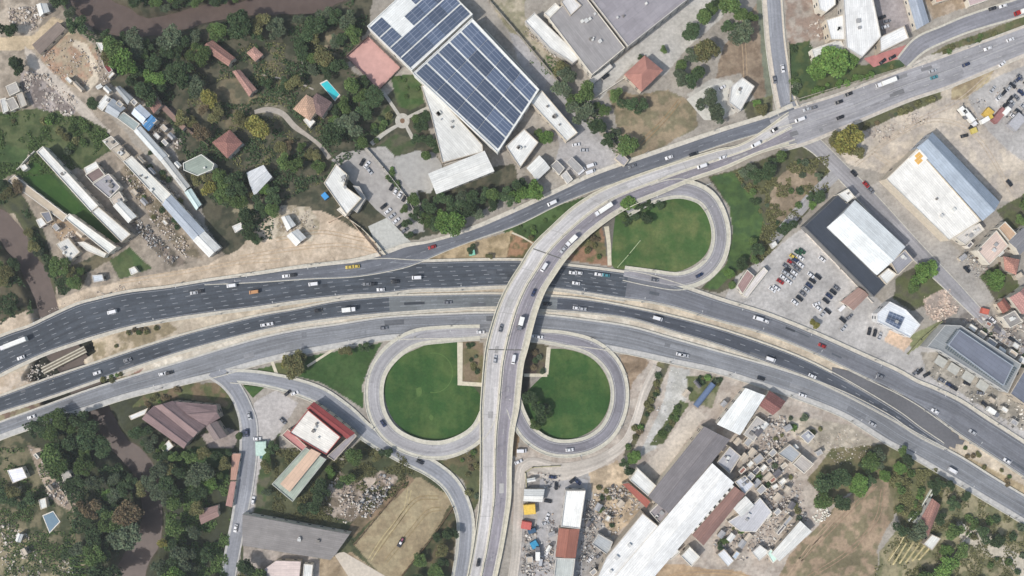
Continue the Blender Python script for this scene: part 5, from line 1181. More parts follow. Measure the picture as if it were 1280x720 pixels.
# single trees that stand out
for x, y, r, t in [(327,158,17,Ye),(306,150,12,Ol),(1058,181,21,Ye),(1047,175,12,Ol),(1070,190,11,Ol),(1017,404,7.5,Ye),(1040,80,20,Br),(1022,86,15,Br),(1058,76,13,Br),(884,128,15,Gy),(900,142,13,Gy),(868,100,13,D),(880,22,14,Mi),(860,40,13,D),(872,90,12,Mi),(912,36,11,D),(850,82,11,Mi),(365,458,16,Ol),(356,452,10,Ye),(374,448,10,Ol),(433,438,9,Ol),(455,434,8,D),(663,500,11,D),(672,515,12,D),(668,530,9,Mi),(682,512,8,D),(1030,604,19,D),(1050,600,15,D),(1024,622,14,Mi),(1052,625,12,D),(1190,628,10,D),(1225,667,11,D),(1243,674,10,D),(118,128,9,D),(590,312,6.5,D),(612,320,5,Ol),(265,125,14,Ye),(270,142,11,Ol),(12,36,12,D),(22,82,14,D),(300,545,7,Mi),(263,238,12,Ye),(785,128,12,D),(800,132,10,D),(770,118,11,Mi),(760,60,6,Mi),(829,62,6,Mi),(802,72,5,D),(205,620,14,Gy),(190,600,13,Gy),(178,612,11,Ol),(205,678,8,Ye),(120,598,12,Gy),(146,620,11,Gy),(528,160,10,D),(520,150,9,Mi),(523,176,9,D),(533,194,9,Mi),(540,175,9,D),(530,145,9,D),(545,186,7,D),(516,252,10,Mi),(520,268,10,D),(508,280,8,D),(505,262,7,Mi),(512,293,7,D),(1150,345,14,Br),(1165,338,11,Br),(1142,358,9,Mi),(1244,350,12,Br),(1232,345,8,Mi),(682,172,9,Br),(672,168,7,Mi)]:
    tree(x, y, r, t)
grove([(165,-8),(330,-8),(252,6),(200,10)], 9, 8, 11, [D, D, Mi])
grove([(75,2),(90,8),(105,40),(85,22)], 3, 8, 11, [D, Gy])
grove([(115,30),(150,48),(205,48),(260,32),(300,30),(300,52),(255,58),(245,112),(180,118),(150,97),(125,60)], 27, 10, 14, [D, D, D, Gy, Mi, Ol])
grove([(300,28),(420,15),(455,35),(430,55),(345,50),(310,60)], 15, 10, 13, [D, D, Mi, Gy])
grove([(372,62),(410,65),(425,85),(408,105),(383,95)], 6, 10, 13, [D, D])
grove([(420,112),(450,95),(475,120),(455,150),(455,185),(418,172),(420,130)], 11, 10, 13, [D, D, Mi])
grove([(330,100),(370,100),(375,118),(335,118)], 3, 8, 11, [D, Ol])
grove([(240,210),(285,198),(305,228),(345,225),(345,250),(300,262),(270,258),(255,235)], 11, 9, 13, [D, D, Mi, Ol])
grove([(340,180),(395,165),(405,195),(395,225),(360,215)], 8, 8, 12, [Ol, Bn, D, Ye])
grove([(225,150),(262,130),(255,165),(240,175)], 4, 8, 11, [Bn, Ol])
grove([(300,268),(345,255),(348,285),(325,300),(312,290)], 5, 9, 12, [D, D, Mi])
grove([(540,246),(560,252),(655,226),(672,240),(600,268),(545,286),(528,280)], 20, 9.5, 12.5, [D, D, Mi, Gy])
grove([(688,82),(718,85),(716,103),(740,112),(772,150),(790,188),(768,192),(725,142),(695,110)], 13, 8.5, 12, [D, Mi, D, Gy])
grove([(855,5),(890,-8),(948,-5),(955,12),(920,45),(898,60),(870,110),(842,112),(838,95)], 9, 9, 12, [D, Mi, Gy])
grove([(930,135),(955,122),(960,138),(935,150)], 2, 7, 8, [Ol])
grove([(778,258),(800,250),(828,252),(826,264),(800,282),(778,286)], 8, 7, 9.5, [D, D])
grove([(925,215),(975,190),(995,190),(965,215),(955,240),(935,230)], 7, 7, 11, [D, Gy, Ol])
grove([(1015,200),(1035,215),(1032,240),(985,290),(975,285),(1020,235)], 5, 6, 8, [Gy, D])
grove([(903,345),(925,310),(955,290),(962,300),(925,348),(908,366)], 6, 7, 9, [D, Mi])
grove([(1250,262),(1285,245),(1290,285),(1268,288)], 3, 9, 12, [Mi, D])
grove([(40,530),(100,520),(120,540),(130,562),(165,590),(168,640),(165,690),(125,735),(95,690),(98,640),(66,590)], 32, 10, 15, [D, D, D, Gy, Mi, Bn])
grove([(212,575),(286,600),(278,640),(240,660),(285,735),(195,735),(205,690),(212,640)], 19, 10, 14, [D, D, Mi, Gy])
grove([(150,512),(178,540),(210,562),(216,592),(196,604),(170,575),(172,548)], 7, 7, 10, [D, D, Mi])
grove([(214,566),(290,566),(284,604),(250,612),(216,590)], 9, 7, 11, [D, D, Mi, Gy])
grove([(-5,600),(8,606),(40,606),(45,640),(-5,660)], 4, 8, 11, [D, Ol])
grove([(168,530),(178,545),(200,560),(205,575),(185,570)], 3, 8, 10, [D])
grove([(300,700),(330,690),(325,725),(298,725)], 3, 9, 11, [D])
grove([(332,560),(345,550),(338,600),(340,625),(332,640)], 4, 6, 8, [Mi, D])
grove([(378,622),(405,592),(420,580),(450,560),(480,552),(490,570),(440,598),(410,612),(380,645)], 9, 7, 10, [D, Mi, Ol])
grove([(500,722),(530,695),(560,700),(562,735),(500,740)], 5, 9, 12, [D, Mi])
grove([(530,672),(560,645),(566,685),(545,695)], 3, 7, 9, [Ol, D])
grove([(1068,590),(1085,565),(1130,558),(1140,575),(1100,598),(1068,612)], 10, 9, 12, [Br, Mi, D])
grove([(1170,585),(1200,605),(1210,620),(1185,625),(1165,600)], 3, 7, 9, [D])
grove([(1172,640),(1195,645),(1192,668),(1168,672)], 2, 9, 10, [Mi, D]); grove([(1118,655),(1145,650),(1145,668),(1120,675)], 2, 8, 10, [D])
grove([(1168,685),(1200,672),(1208,700),(1235,735),(1130,735),(1165,700)], 8, 9, 12, [D, Mi])
grove([(15,272),(36,275),(58,330),(105,338),(100,352),(65,352),(42,325)], 9, 7, 10, [D, Mi, Ol])
grove([(-8,228),(24,232),(28,258),(-5,256)], 3, 8, 10, [D, Bn]); grove([(-8,298),(8,302),(25,335),(38,380),(-5,400)], 5, 8, 11, [D, Ol])
grove([(780,575),(798,566),(794,598),(780,598)], 3, 6, 8, [D])
grove([(892,675),(908,660),(914,690),(898,690)], 2, 6, 8, [D])
# shrubs: smaller, low
SH_ = lambda poly, n, tones, r0=2.4, r1=4: grove(poly, n, r0, r1, tones, .9, shrub)
SH_([(824,456),(836,456),(806,530),(786,568),(780,566)], 14, [D, Ol, Bn], 3, 4.5); SH_([(850,502),(860,504),(828,553),(816,552)], 10, [Mi, D], 3, 4.5)
SH_([(862,468),(902,474),(900,480),(864,478)], 7, [Ol, D], 3, 4.5); SH_([(1110,580),(1165,592),(1160,640),(1120,650)], 16, [Mi, Ol], 3.5, 5.5)
SH_([(1200,610),(1300,670),(1300,735),(1210,700)], 20, [D, Mi, Ol], 3, 5.5); SH_([(490,98),(524,96),(526,126),(508,134)], 5, [Mi], 2, 3)
SH_([(700,316),(740,292),(750,300),(750,330),(704,326)], 7, [Bn, Ol], 3, 4.5); SH_([(582,428),(602,428),(602,478),(582,478)], 8, [Bn, Ol, D], 2.5, 4)
SH_([(657,430),(680,434),(678,466),(657,466)], 5, [Bn, D], 2.5, 4); SH_([(565,580),(598,560),(598,620),(588,620)], 10, [Ol, Bn], 2.5, 4.5)
SH_([(176,500),(225,484),(240,492),(180,508)], 9, [Bn, Ol], 2.5, 4); SH_([(990,60),(1000,60),(1002,120),(990,120)], 7, [Mi, D], 3, 5)
SH_([(1010,112),(1124,80),(1126,84),(1012,118)], 12, [Mi, Br], 3, 4.5); SH_([(1060,165),(1172,117),(1174,122),(1064,170)], 10, [Ol, Bn], 2.5, 4.5)
SH_([(1160,68),(1280,24),(1280,30),(1165,72)], 8, [Ol, Mi], 2.5, 4); SH_([(1195,565),(1208,556),(1285,610),(1270,614)], 10, [Bn, Ol], 2, 3.2)
SH_([(112,430),(200,400),(205,405),(150,436)], 8, [Ol, Bn], 2.2, 3.5); SH_([(118,470),(165,462),(170,468),(120,482)], 5, [Mi, Ol], 2.5, 4)
SH_([(645,285),(700,265),(690,280),(668,300)], 8, [Mi], 2.4, 3.5); SH_([(920,220),(960,240),(975,215),(1010,195),(1000,270),(960,300)], 14, [Ol, D, Gy], 3, 5)
SH_([(925,520),(1000,530),(1010,650),(960,690),(900,690),(930,600)], 14, [D, Gy, Ol], 2.5, 4.5); SH_([(990,515),(1040,530),(1020,548),(985,535)], 6, [Ol, Gy], 3, 5); SH_([(150,120),(240,190),(255,300),(180,290),(140,200)], 14, [D, Ol], 2.2, 4); SH_([(745,590),(790,640),(770,670),(740,640)], 8, [D, Ol], 2.2, 3.6); SH_([(1200,390),(1290,450),(1290,520),(1200,430)], 10, [D, Mi], 2.5, 4.5)
SH_([(456,195),(490,205),(505,230),(498,238),(478,214)], 6, [Mi, D], 3, 4.5); SH_([(460,165),(485,135),(490,155),(472,178)], 7, [Mi, D], 3, 5); SH_([(0,145),(50,142),(128,165),(125,190),(70,190)], 12, [Mi, Ol], 3, 5.5)

# undergrowth and low weeds: uncountable
def under(name, label, poly, n, c, size=.5, hgt=1.0, cat='undergrowth', seed=3):
    r = np.random.RandomState(seed); xs = [p[0] for p in poly]; ys = [p[1] for p in poly]
    x = r.uniform(min(xs), max(xs), n*4); y = r.uniform(min(ys), max(ys), n*4); d = fbm(x, y, 14, 300 + seed)
    m = inpoly(x, y, poly) & (d > .5); x, y, d = x[m][:n], y[m][:n], d[m][:n]
    rx = nearriver(x, y)
    for f in FOOT: rx |= inpoly(x, y, [((a-sum(q[0] for q in f)/len(f))*1.12+sum(q[0] for q in f)/len(f), (b-sum(q[1] for q in f)/len(f))*1.12+sum(q[1] for q in f)/len(f)) for a, b in f])
    x, y, d = x[~rx], y[~rx], d[~rx]
    if len(x) == 0: return
    c3 = np.stack([(x-640)*K, (360-y)*K, .15 + (d-.5)*hgt*5*r.uniform(.2, 1, len(x))], -1); tn = r.uniform(.65, 1.35, len(x))[:, None]*np.ones(3)
    V, F, C = leafquads(c3, size, seed, tn); me = meshdata(name, V, F, C, c); o = bpy.data.objects.new(name, me); COL.objects.link(o); tag(o, label, cat, kind='stuff')
def nearriver(x, y):
    m = np.zeros(x.shape, bool)
    for r in RVP:
        for q in r[0]: m |= np.hypot(x-q[0], y-q[1]) < q[2] + 5
    return m
under('undergrowth', 'patchy dark undergrowth across the north western woods', [(75,0),(470,-20),(455,35),(430,78),(470,120),(460,185),(400,230),(345,255),(340,300),(300,300),(240,215),(205,130),(150,100),(110,50)], 16000, TM[D], .62, 1.4, seed=3)
under('undergrowth', 'olive scrub among the north western gardens', [(225,60),(400,50),(420,160),(400,230),(345,250),(300,240),(240,160)], 4200, TM[Ol], .5, .8, seed=8)
under('undergrowth', 'dark undergrowth of the south western woods', [(30,530),(130,505),(165,580),(168,690),(120,740),(60,740),(95,640)], 9000, TM[D], .6, 1.4, seed=12)
under('undergrowth', 'green undergrowth between the river and the street', [(195,560),(290,595),(284,740),(180,740),(206,650)], 8000, TM[Mi], .6, 1.2, seed=15)
under('undergrowth', 'weeds around the rubble beside the tan field', [(345,560),(500,560),(520,595),(440,680),(340,640)], 7000, TM[Ol], .5, .8, seed=19)
under('undergrowth', 'scrub between the thicket and the farmhouse', [(1060,590),(1180,585),(1175,640),(1120,660),(1112,600)], 6000, TM[Ol], .5, .9, seed=23)
under('undergrowth', 'orchard weeds at the bottom right corner', [(1095,700),(1180,600),(1290,660),(1290,740),(1090,740)], 5000, TM[Ol], .5, .7, seed=27)
under('undergrowth', 'scrub right of the north eastern loop', [(915,215),(1035,195),(1035,240),(940,340),(955,270)], 5000, TM[Ol], .5, .9, seed=31)
under('undergrowth', 'green plants of the western allotments', [(-10,560),(60,560),(95,640),(95,740),(-10,740)], 5000, TM[Mi], .5, .8, seed=35)
under('undergrowth', 'bank plants along the left river arm', [(-10,225),(20,232),(70,335),(110,340),(70,380),(-10,410)], 5000, TM[D], .55, 1.1, seed=39)
under('undergrowth', 'green plants of the plot above the sports field', [(-10,140),(100,145),(138,170),(102,214),(-10,225)], 4500, TM[Mi], .5, .8, seed=43)
under('undergrowth', 'hedge plants along the factory lane', [(640,40),(700,80),(790,190),(770,195),(690,110),(645,60)], 2500, TM[Mi], .5, .9, seed=47)

# crop rows in the vegetable beds
mb = MB(); 
for i in range(5):
    a, b = P(1116+i*8, 706-i*1.5, 0), P(1134+i*8, 676+ i*1.0, 0); d = b-a; m = (a+b)/2; mb.box(m.x, m.y, .25, d.length, 1.0, .5, math.atan2(d.y, d.x), .8)
o = mb.build('crop_rows', plain((176,164,124), .9, .3, 1)); tag(o, 'straw coloured crop rows of the vegetable beds', 'crops', kind='stuff')
mb = MB()
for i in range(9):
    a, b = P(84+i*.6, 682+i*5, 0), P(104+i*.5, 684+i*5, 0); d = b-a; m = (a+b)/2; mb.box(m.x, m.y, .3, d.length, 1.2, .6, math.atan2(d.y, d.x), .7)
o = mb.build('crop_rows', plain((78,98,46), .9, .3, 1)); tag(o, 'green crop rows at the bottom left allotments', 'crops', kind='stuff')

# ================================================================ rubble, scrap and clutter
def debris(label, poly, n, s0, s1, cols, hmax=1.0, seed=1, cat='rubble', name='rubble'):
    r = random.Random(seed); xs = [p[0] for p in poly]; ys = [p[1] for p in poly]; mb = MB(); k = 0; c = 0
    n = int(n*1.1); N1 = float(fbm(np.array([0.]), np.array([0.]), 15, 77)[0])
    while c < n and k < n*14:
        k += 1; x, y = r.uniform(min(xs), max(xs)), r.uniform(min(ys), max(ys))
        if not pip(x, y, poly): continue
        if infoot(x, y): continue
        d_ = float(fbm(np.array([x]), np.array([y]), 15, 77)[0])
        if d_ < .46 and r.random() < .85: continue
        s = s0*.75 + (s1*.7-s0*.75)*r.random()**2.4; h = r.uniform(.15, hmax*.6); q = P(x, y, 0); up_ = max(0, d_-.52)*7*hmax*r.random()
        mb.box(q.x, q.y, h/2 + up_, s, s*r.uniform(.25, 1.1), h, r.uniform(0, 3.14), r.uniform(.5, 1), lin(r.choice(cols))); c += 1
    o = mb.build(name, attrm('debris_mix', n1=None, n2=(1.2, .85, 1.15)), None, True); tag(o, label, cat, kind='stuff')
RUB = [(188,178,166),(200,192,180),(168,158,148),(150,140,132),(208,202,194),(128,118,112),(178,162,146),(194,184,174)]
SCR = [(150,150,150),(186,184,180),(104,104,106),(84,84,86),(160,146,136),(132,120,112),(204,202,196),(170,166,160),(178,170,160)]
for i, (lab, poly, n, s0, s1, c, h) in enumerate([
    ('grey rubble field left of the dirt track', [(28,88),(60,94),(97,128),(88,146),(50,138),(32,115)], 420, .5, 2.2, RUB, 1.0),
    ('rubble pile in the top left corner', [(8,10),(48,8),(56,28),(40,40),(15,36)], 230, .5, 2.4, RUB, 1.0),
    ('scattered rubbish in the round sandy yard', [(52,68),(92,48),(120,80),(110,108),(70,98)], 260, .3, 1.6, RUB+[(170,130,104)], .7),
    ('scattered debris along the rim of the sandy yard', [(122,60),(145,95),(128,112),(118,85)], 90, .4, 1.8, RUB, 1),
    ('rubbish strip left of the long shed', [(160,205),(200,255),(245,320),(232,325),(190,280),(152,222)], 420, .4, 1.8, RUB, .9),
    ('dark scrap strip between the yards by the highway', [(162,274),(175,270),(222,322),(214,334),(188,312)], 300, .4, 1.9, SCR, 1.1),
    ('clutter in the yard between the workshop rows', [(182,140),(205,150),(230,175),(222,186),(176,160)], 160, .4, 1.8, RUB, 1),
    ('clutter between the long sheds', [(142,178),(168,196),(228,245),(222,250),(165,200)], 170, .4, 1.6, RUB, 1),
    ('rubbish beside the two small white huts', [(336,258),(385,262),(395,285),(350,292)], 150, .3, 1.4, RUB, .6),
    ('junk on the river bank yard', [(60,270),(84,282),(108,306),(96,318),(70,300)], 150, .4, 1.8, RUB, 1),
    ('rocks between the carriageways over the river', [(40,448),(66,456),(72,476),(30,478)], 110, .4, 1.8, RUB, 1),
    ('demolition rubble in the middle of the south western plot', [(405,612),(426,590),(442,606),(446,648),(428,655),(408,640)], 230, .5, 2.2, RUB, 1),
    ('brick rubble of the ruined sheds beside the tan field', [(448,622),(464,606),(474,592),(494,596),(482,622),(462,648),(444,644)], 300, .6, 2.8, RUB+SCR, 1.6),
    ('scrap metal piles right of the white narrow roof', [(732,625),(765,606),(792,640),(770,668),(738,668)], 460, .5, 2.3, SCR+RUB, 1.3),
    ('scrap along the white narrow warehouse', [(728,640),(740,635),(745,700),(722,702)], 180, .5, 2.0, SCR, 1.4),
    ('machine parts in the yard beside the overpass', [(655,590),(700,592),(700,612),(660,612)], 120, .4, 1.8, SCR, 1.1),
    ('scrap heap beside the red container', [(655,665),(692,640),(692,735),(650,735)], 380, .4, 2.0, SCR+RUB, 1.4),
    ('scrap heap at the bottom edge right of the grey green roof', [(722,700),(745,690),(742,735),(718,735)], 150, .4, 1.8, SCR, 1.2),
    ('rubble field between the workshops and highway', [(930,560),(945,520),(985,520),(1000,545),(970,600),(945,600)], 520, .5, 2.6, RUB+SCR, 1.4),
    ('white rubble field in the middle of the scrap quarter', [(945,600),(985,580),(1000,600),(1010,650),(965,680),(945,640)], 560, .4, 2.4, RUB+SCR, 1.2),
    ('stones on the pale slope below the highway', [(1010,548),(1060,535),(1090,558),(1060,585),(1030,575)], 200, .3, 1.4, RUB, .6),
    ('pale blocks stacked beside the brown field', [(1012,640),(1032,630),(1038,645),(1020,655)], 60, .8, 2.2, [(226,222,212),(206,204,190)], 1.4),
    ('scrap quarter junk below the grey roofs', [(915,648),(960,660),(965,700),(900,700),(890,680)], 230, .5, 2.2, SCR+RUB, 1.2),
    ('clutter at the foot of the small white block', [(768,606),(780,606),(805,634),(790,640)], 150, .4, 1.8, SCR+RUB, 1.1),
    ('rubble around the beige ruin beside the car park', [(1152,372),(1186,360),(1200,386),(1180,404),(1160,398)], 260, .5, 2.2, [(206,186,170),(190,170,156),(160,146,136),(220,206,190)], 1.0),
    ('junk behind the showroom hall', [(1200,400),(1225,392),(1290,440),(1285,455),(1215,410)], 330, .5, 2.4, SCR+RUB, 1.3),
    ('clutter in front of the showroom hall', [(1150,452),(1180,450),(1285,510),(1290,545),(1240,522),(1165,476)], 200, .4, 1.9, [(206,200,188),(150,146,138),(100,98,94),(226,222,214)], .8),
    ('building clutter beside the charcoal hall lane', [(1200,310),(1240,330),(1225,350),(1195,330)], 90, .5, 2.0, SCR, 1.2),
    ('rubble strip along the eastern verge', [(1080,165),(1160,135),(1165,150),(1100,180)], 170, .4, 1.6, RUB, .7),
    ('equipment in the north eastern lot', [(1195,130),(1235,120),(1225,160),(1215,170)], 60, .4, 1.3, SCR, 1.0),
    ('clutter at the far right of the north eastern lot', [(1240,110),(1285,90),(1290,170),(1262,170)], 90, .4, 1.4, SCR, 1.0),
    ('clutter beside the white factory wings', [(1000,40),(1030,20),(1034,50),(1010,60)], 60, .5, 1.8, RUB, 1),
    ('allotment sheds junk at the bottom left', [(0,650),(35,665),(60,720),(90,690),(100,735),(-10,735)], 360, .4, 2.2, RUB, .9),
    ('debris along the western dirt track', [(36,560),(54,566),(92,618),(84,634),(60,618)], 260, .4, 2.0, RUB, .9),
    ('stone clutter in the walled plot beside the loop', [(838,462),(860,466),(820,555),(800,570)], 70, .4, 1.5, [(206,204,198),(176,174,168)], .4),
    ('roadside stones north of the western highway', [(60,382),(160,352),(200,350),(150,362),(60,392)], 90, .3, 1.2, RUB, .4),
    ('clutter in the yard above the long hall path', [(1244,392),(1280,400),(1285,430),(1262,420)], 110, .5, 2.2, SCR+RUB, 1.2),
    ('junk between the factory lane and white wing', [(672,20),(655,40),(705,85),(715,82),(690,65)], 120, .4, 1.6, RUB, .8)]):
    debris(lab, poly, n, s0, s1, c, h, seed=200+i)

# ================================================================ vehicles
CARC = {'white': (214,214,216), 'silver': (170,172,176), 'grey': (110,112,118), 'black': (34,36,42), 'dark blue': (40,52,84), 'red': (150,36,36), 'yellow': (196,172,80), 'green': (46,84,60), 'teal': (70,130,140), 'orange': (176,128,84)}
TYRE = plain((28,28,30), .9, 0); CGL = plain((30,36,44), .15, 0, spec=.6); LAMP = plain((220,220,210), .3, 0)
PROTO = {}
def wheels(r, xs, w, rad, z=None):
    for x in xs:
        for s in (-1, 1):
            mb = MB(); mb.cyl((x, s*w, rad), (x, s*(w-.25), rad), rad, rad, 12); mb.build('wheel', TYRE, r)
def makecar(col):
    r = empty('car', (0, 0, 0)); m = plain(CARC[col], .3, 0, spec=.5)
    prof = [(-2.2,.35),(-2.25,.75),(-2.1,.98),(-1.5,1.02),(-1.1,1.05),(1.0,1.0),(1.9,.86),(2.2,.66),(2.22,.35)]
    v = []; f = []; n = len(prof)
    for y, k in ((-.9,1),(-.82,1.0),(.82,1.0),(.9,1)):
        for x, z in prof: v.append((x, y, z - (.12 if abs(y) > .85 and z > .6 else 0)))
    for a in range(3):
        for i in range(n-1): f.append((a*n+i, a*n+i+1, (a+1)*n+i+1, (a+1)*n+i))
        f.append((a*n+n-1, a*n, (a+1)*n, (a+1)*n+n-1))
    f += [tuple(range(n)), tuple(3*n+n-1-i for i in range(n))]
    BO = mk('body', v, f, m, r)
    b = [(-1.75,-.74,1.0),(1.05,-.74,.98),(1.05,.74,.98),(-1.75,.74,1.0),(-1.25,-.62,1.42),(.35,-.62,1.42),(.35,.62,1.42),(-1.25,.62,1.42)]
    mk('windows', b, [(0,1,5,4),(1,2,6,5),(2,3,7,6),(3,0,4,7)], CGL, r)
    mb = MB(); mb.box(-.45, 0, 1.44, 1.62, 1.24, .07, 0, .94); mb.build('roof', m, r)
    for s in (-1, 1): mb = MB(); mb.box(2.18, s*.62, .68, .1, .34, .14); mb.build('headlight', LAMP, BO)
    wheels(r, (-1.35, 1.35), .9, .33); return r
def maketruck(col, L=11, cabc='white', boxc=(226,226,222)):
    r = empty('truck', (0,0,0)); mb = MB(); mb.box(L/2-1.1, 0, 1.75, 2.2, 2.4, 2.7, 0, .94); mb.build('cab', plain(CARC[cabc], .4, 0), r)
    mb = MB(); mb.box(L/2+.02, 0, 2.3, .1, 2.1, .9); mb.build('windscreen', CGL, r)
    mb = MB(); mb.box(-1.3, 0, 2.35, L-2.7, 2.5, 2.7); n = int(L/1.2)
    for i in range(n): mb.box(-1.3-(L-2.7)/2+(i+.5)*(L-2.7)/n, 0, 3.74, .1, 2.4, .06)
    mb.build('cargo_box', plain(boxc, .6, .06), r); mb = MB(); mb.box(-.3, 0, .8, L-.8, 1.2, .25); mb.build('chassis', plain((50,50,54)), r)
    wheels(r, (-L/2+1, -L/2+2.3, L/2-1.4), 1.2, .5); return r
def makevan(col):
    r = empty('van', (0,0,0)); m = plain(CARC[col], .35, 0, spec=.5); v = []; f = []
    prof = [(-2.7,.4),(-2.7,2.1),(-2.5,2.25),(1.3,2.25),(1.9,1.35),(2.6,1.1),(2.7,.4)]; n = len(prof)
    for y in (-.98, .98):
        for x, z in prof: v.append((x, y*(1 if z < 1.6 else .92), z))
    for i in range(n): j = (i+1) % n; f.append((i, j, n+j, n+i))
    f += [tuple(range(n-1, -1, -1)), tuple(n+i for i in range(n))]; mk('body', v, f, m, r)
    mk('windscreen', [(1.34,-.8,2.2),(1.94,-.85,1.38),(1.94,.85,1.38),(1.34,.8,2.2)], [(0,1,2,3)], CGL, r).location = (.03, 0, .03)
    wheels(r, (-1.7, 1.7), .98, .38); return r
def makebus(col):
    r = empty('bus', (0,0,0)); mb = MB(); mb.box(0, 0, 1.75, 11.5, 2.5, 2.8, 0, .97); mb.build('body', plain(CARC[col], .4, .04), r)
    mb = MB(); mb.box(0, 0, 2.1, 11.56, 2.56, .9, 0, .99); mb.build('windows', CGL, r); mb = MB(); mb.box(-2, 0, 3.25, 2.6, 1.6, .3); mb.box(3, 0, 3.22, 1, .8, .2); mb.build('roof_unit', plain((200,200,200)), r)
    wheels(r, (-3.6, 3.6), 1.25, .5); return r
def maketractor(col):
    r = empty('tractor', (0,0,0)); mb = MB(); mb.box(.9, 0, 1.1, 2.2, .9, .9, 0, .9); mb.build('bonnet', plain((150,84,110), .5), r); mb = MB(); mb.box(-.7, 0, 1.7, 1.5, 1.5, 1.7, 0, .85); mb.build('cab', plain((226,224,226), .4), r)
    mb = MB(); mb.box(-2.7, 0, .6, 1.8, 2.4, .5); mb.build('harrow', plain((50,50,56), .7), r)
    for s in (-1, 1):
        mb = MB(); mb.cyl((-.8, s*1.25, .85), (-.8, s*.8, .85), .85, .85, 14); mb.build('wheel', TYRE, r); mb = MB(); mb.cyl((1.5, s*1.0, .5), (1.5, s*.65, .5), .5, .5, 12); mb.build('wheel', TYRE, r)
    return r
MAKERS = {'car': makecar, 'van': makevan, 'truck': lambda c: maketruck(c, 11), 'lorry': lambda c: maketruck(c, 15.5), 'bus': makebus, 'tractor': maketractor, 'small truck': lambda c: maketruck(c, 7.5, c)}
def near(x, y, only=None):
    best = None
    for nm, pts in ROADS:
        if only and nm not in only: continue
        for i in range(len(pts)-1):
            d = (pts[i][0]-x)**2 + (pts[i][1]-y)**2
            if best is None or d < best[0]: best = (d, nm, i, pts)
    d, nm, i, pts = best; a, b = pts[i], pts[i+1]; p0, p1 = P(a[0], a[1]), P(b[0], b[1]); return math.atan2((p1-p0).y, (p1-p0).x), a[2], nm
def vehicle(kind, col, x, y, where, only=None, ang=None, z=0.05, rev=False):
    if only: a, z, nm = near(x, y, only); z += .06
    else: a = math.radians(ang)
    if rev: a += math.pi
    q = P(x, y, z); key = (kind, col)
    if key not in PROTO: o = MAKERS[kind](col); PROTO[key] = o
    else:
        s = PROTO[key]; o = s.copy(); COL.objects.link(o)
        for ch in s.children:
            c = ch.copy(); COL.objects.link(c); c.parent = o
            for g_ in ch.children: c2 = g_.copy(); COL.objects.link(c2); c2.parent = c
    o.location = (q.x, q.y, z); o.rotation_euler = (0, 0, a)
    cn = 'white' if kind in ('truck', 'lorry') else col
    for k_ in ('label', 'group'):
        if k_ in o: del o[k_]
    tag(o, f"{cn} {kind} {where}", kind if kind != 'lorry' else 'truck', 'vehicles on the roads and lots', pos=(x, y))
WH = {'hn': 'on the upper highway', 'mr': 'on the middle dark highway', 'sr': 'on the lower service road', 'op': 'on the overpass', 'ne': 'on the main road in the north east', 'fr': 'on the northern frontage road', 'l1': 'on the north eastern loop ramp', 'l2': 'on the south western loop ramp', 'l3': 'on the south eastern loop ramp', 'sw': 'on the south western street', 'sl': 'on the slip road', 'ns': 'on the northern side road', 'su': 'on the upper side road', 'e1': 'on the eastern lane', 'so': 'on the gravel road by the overpass'}
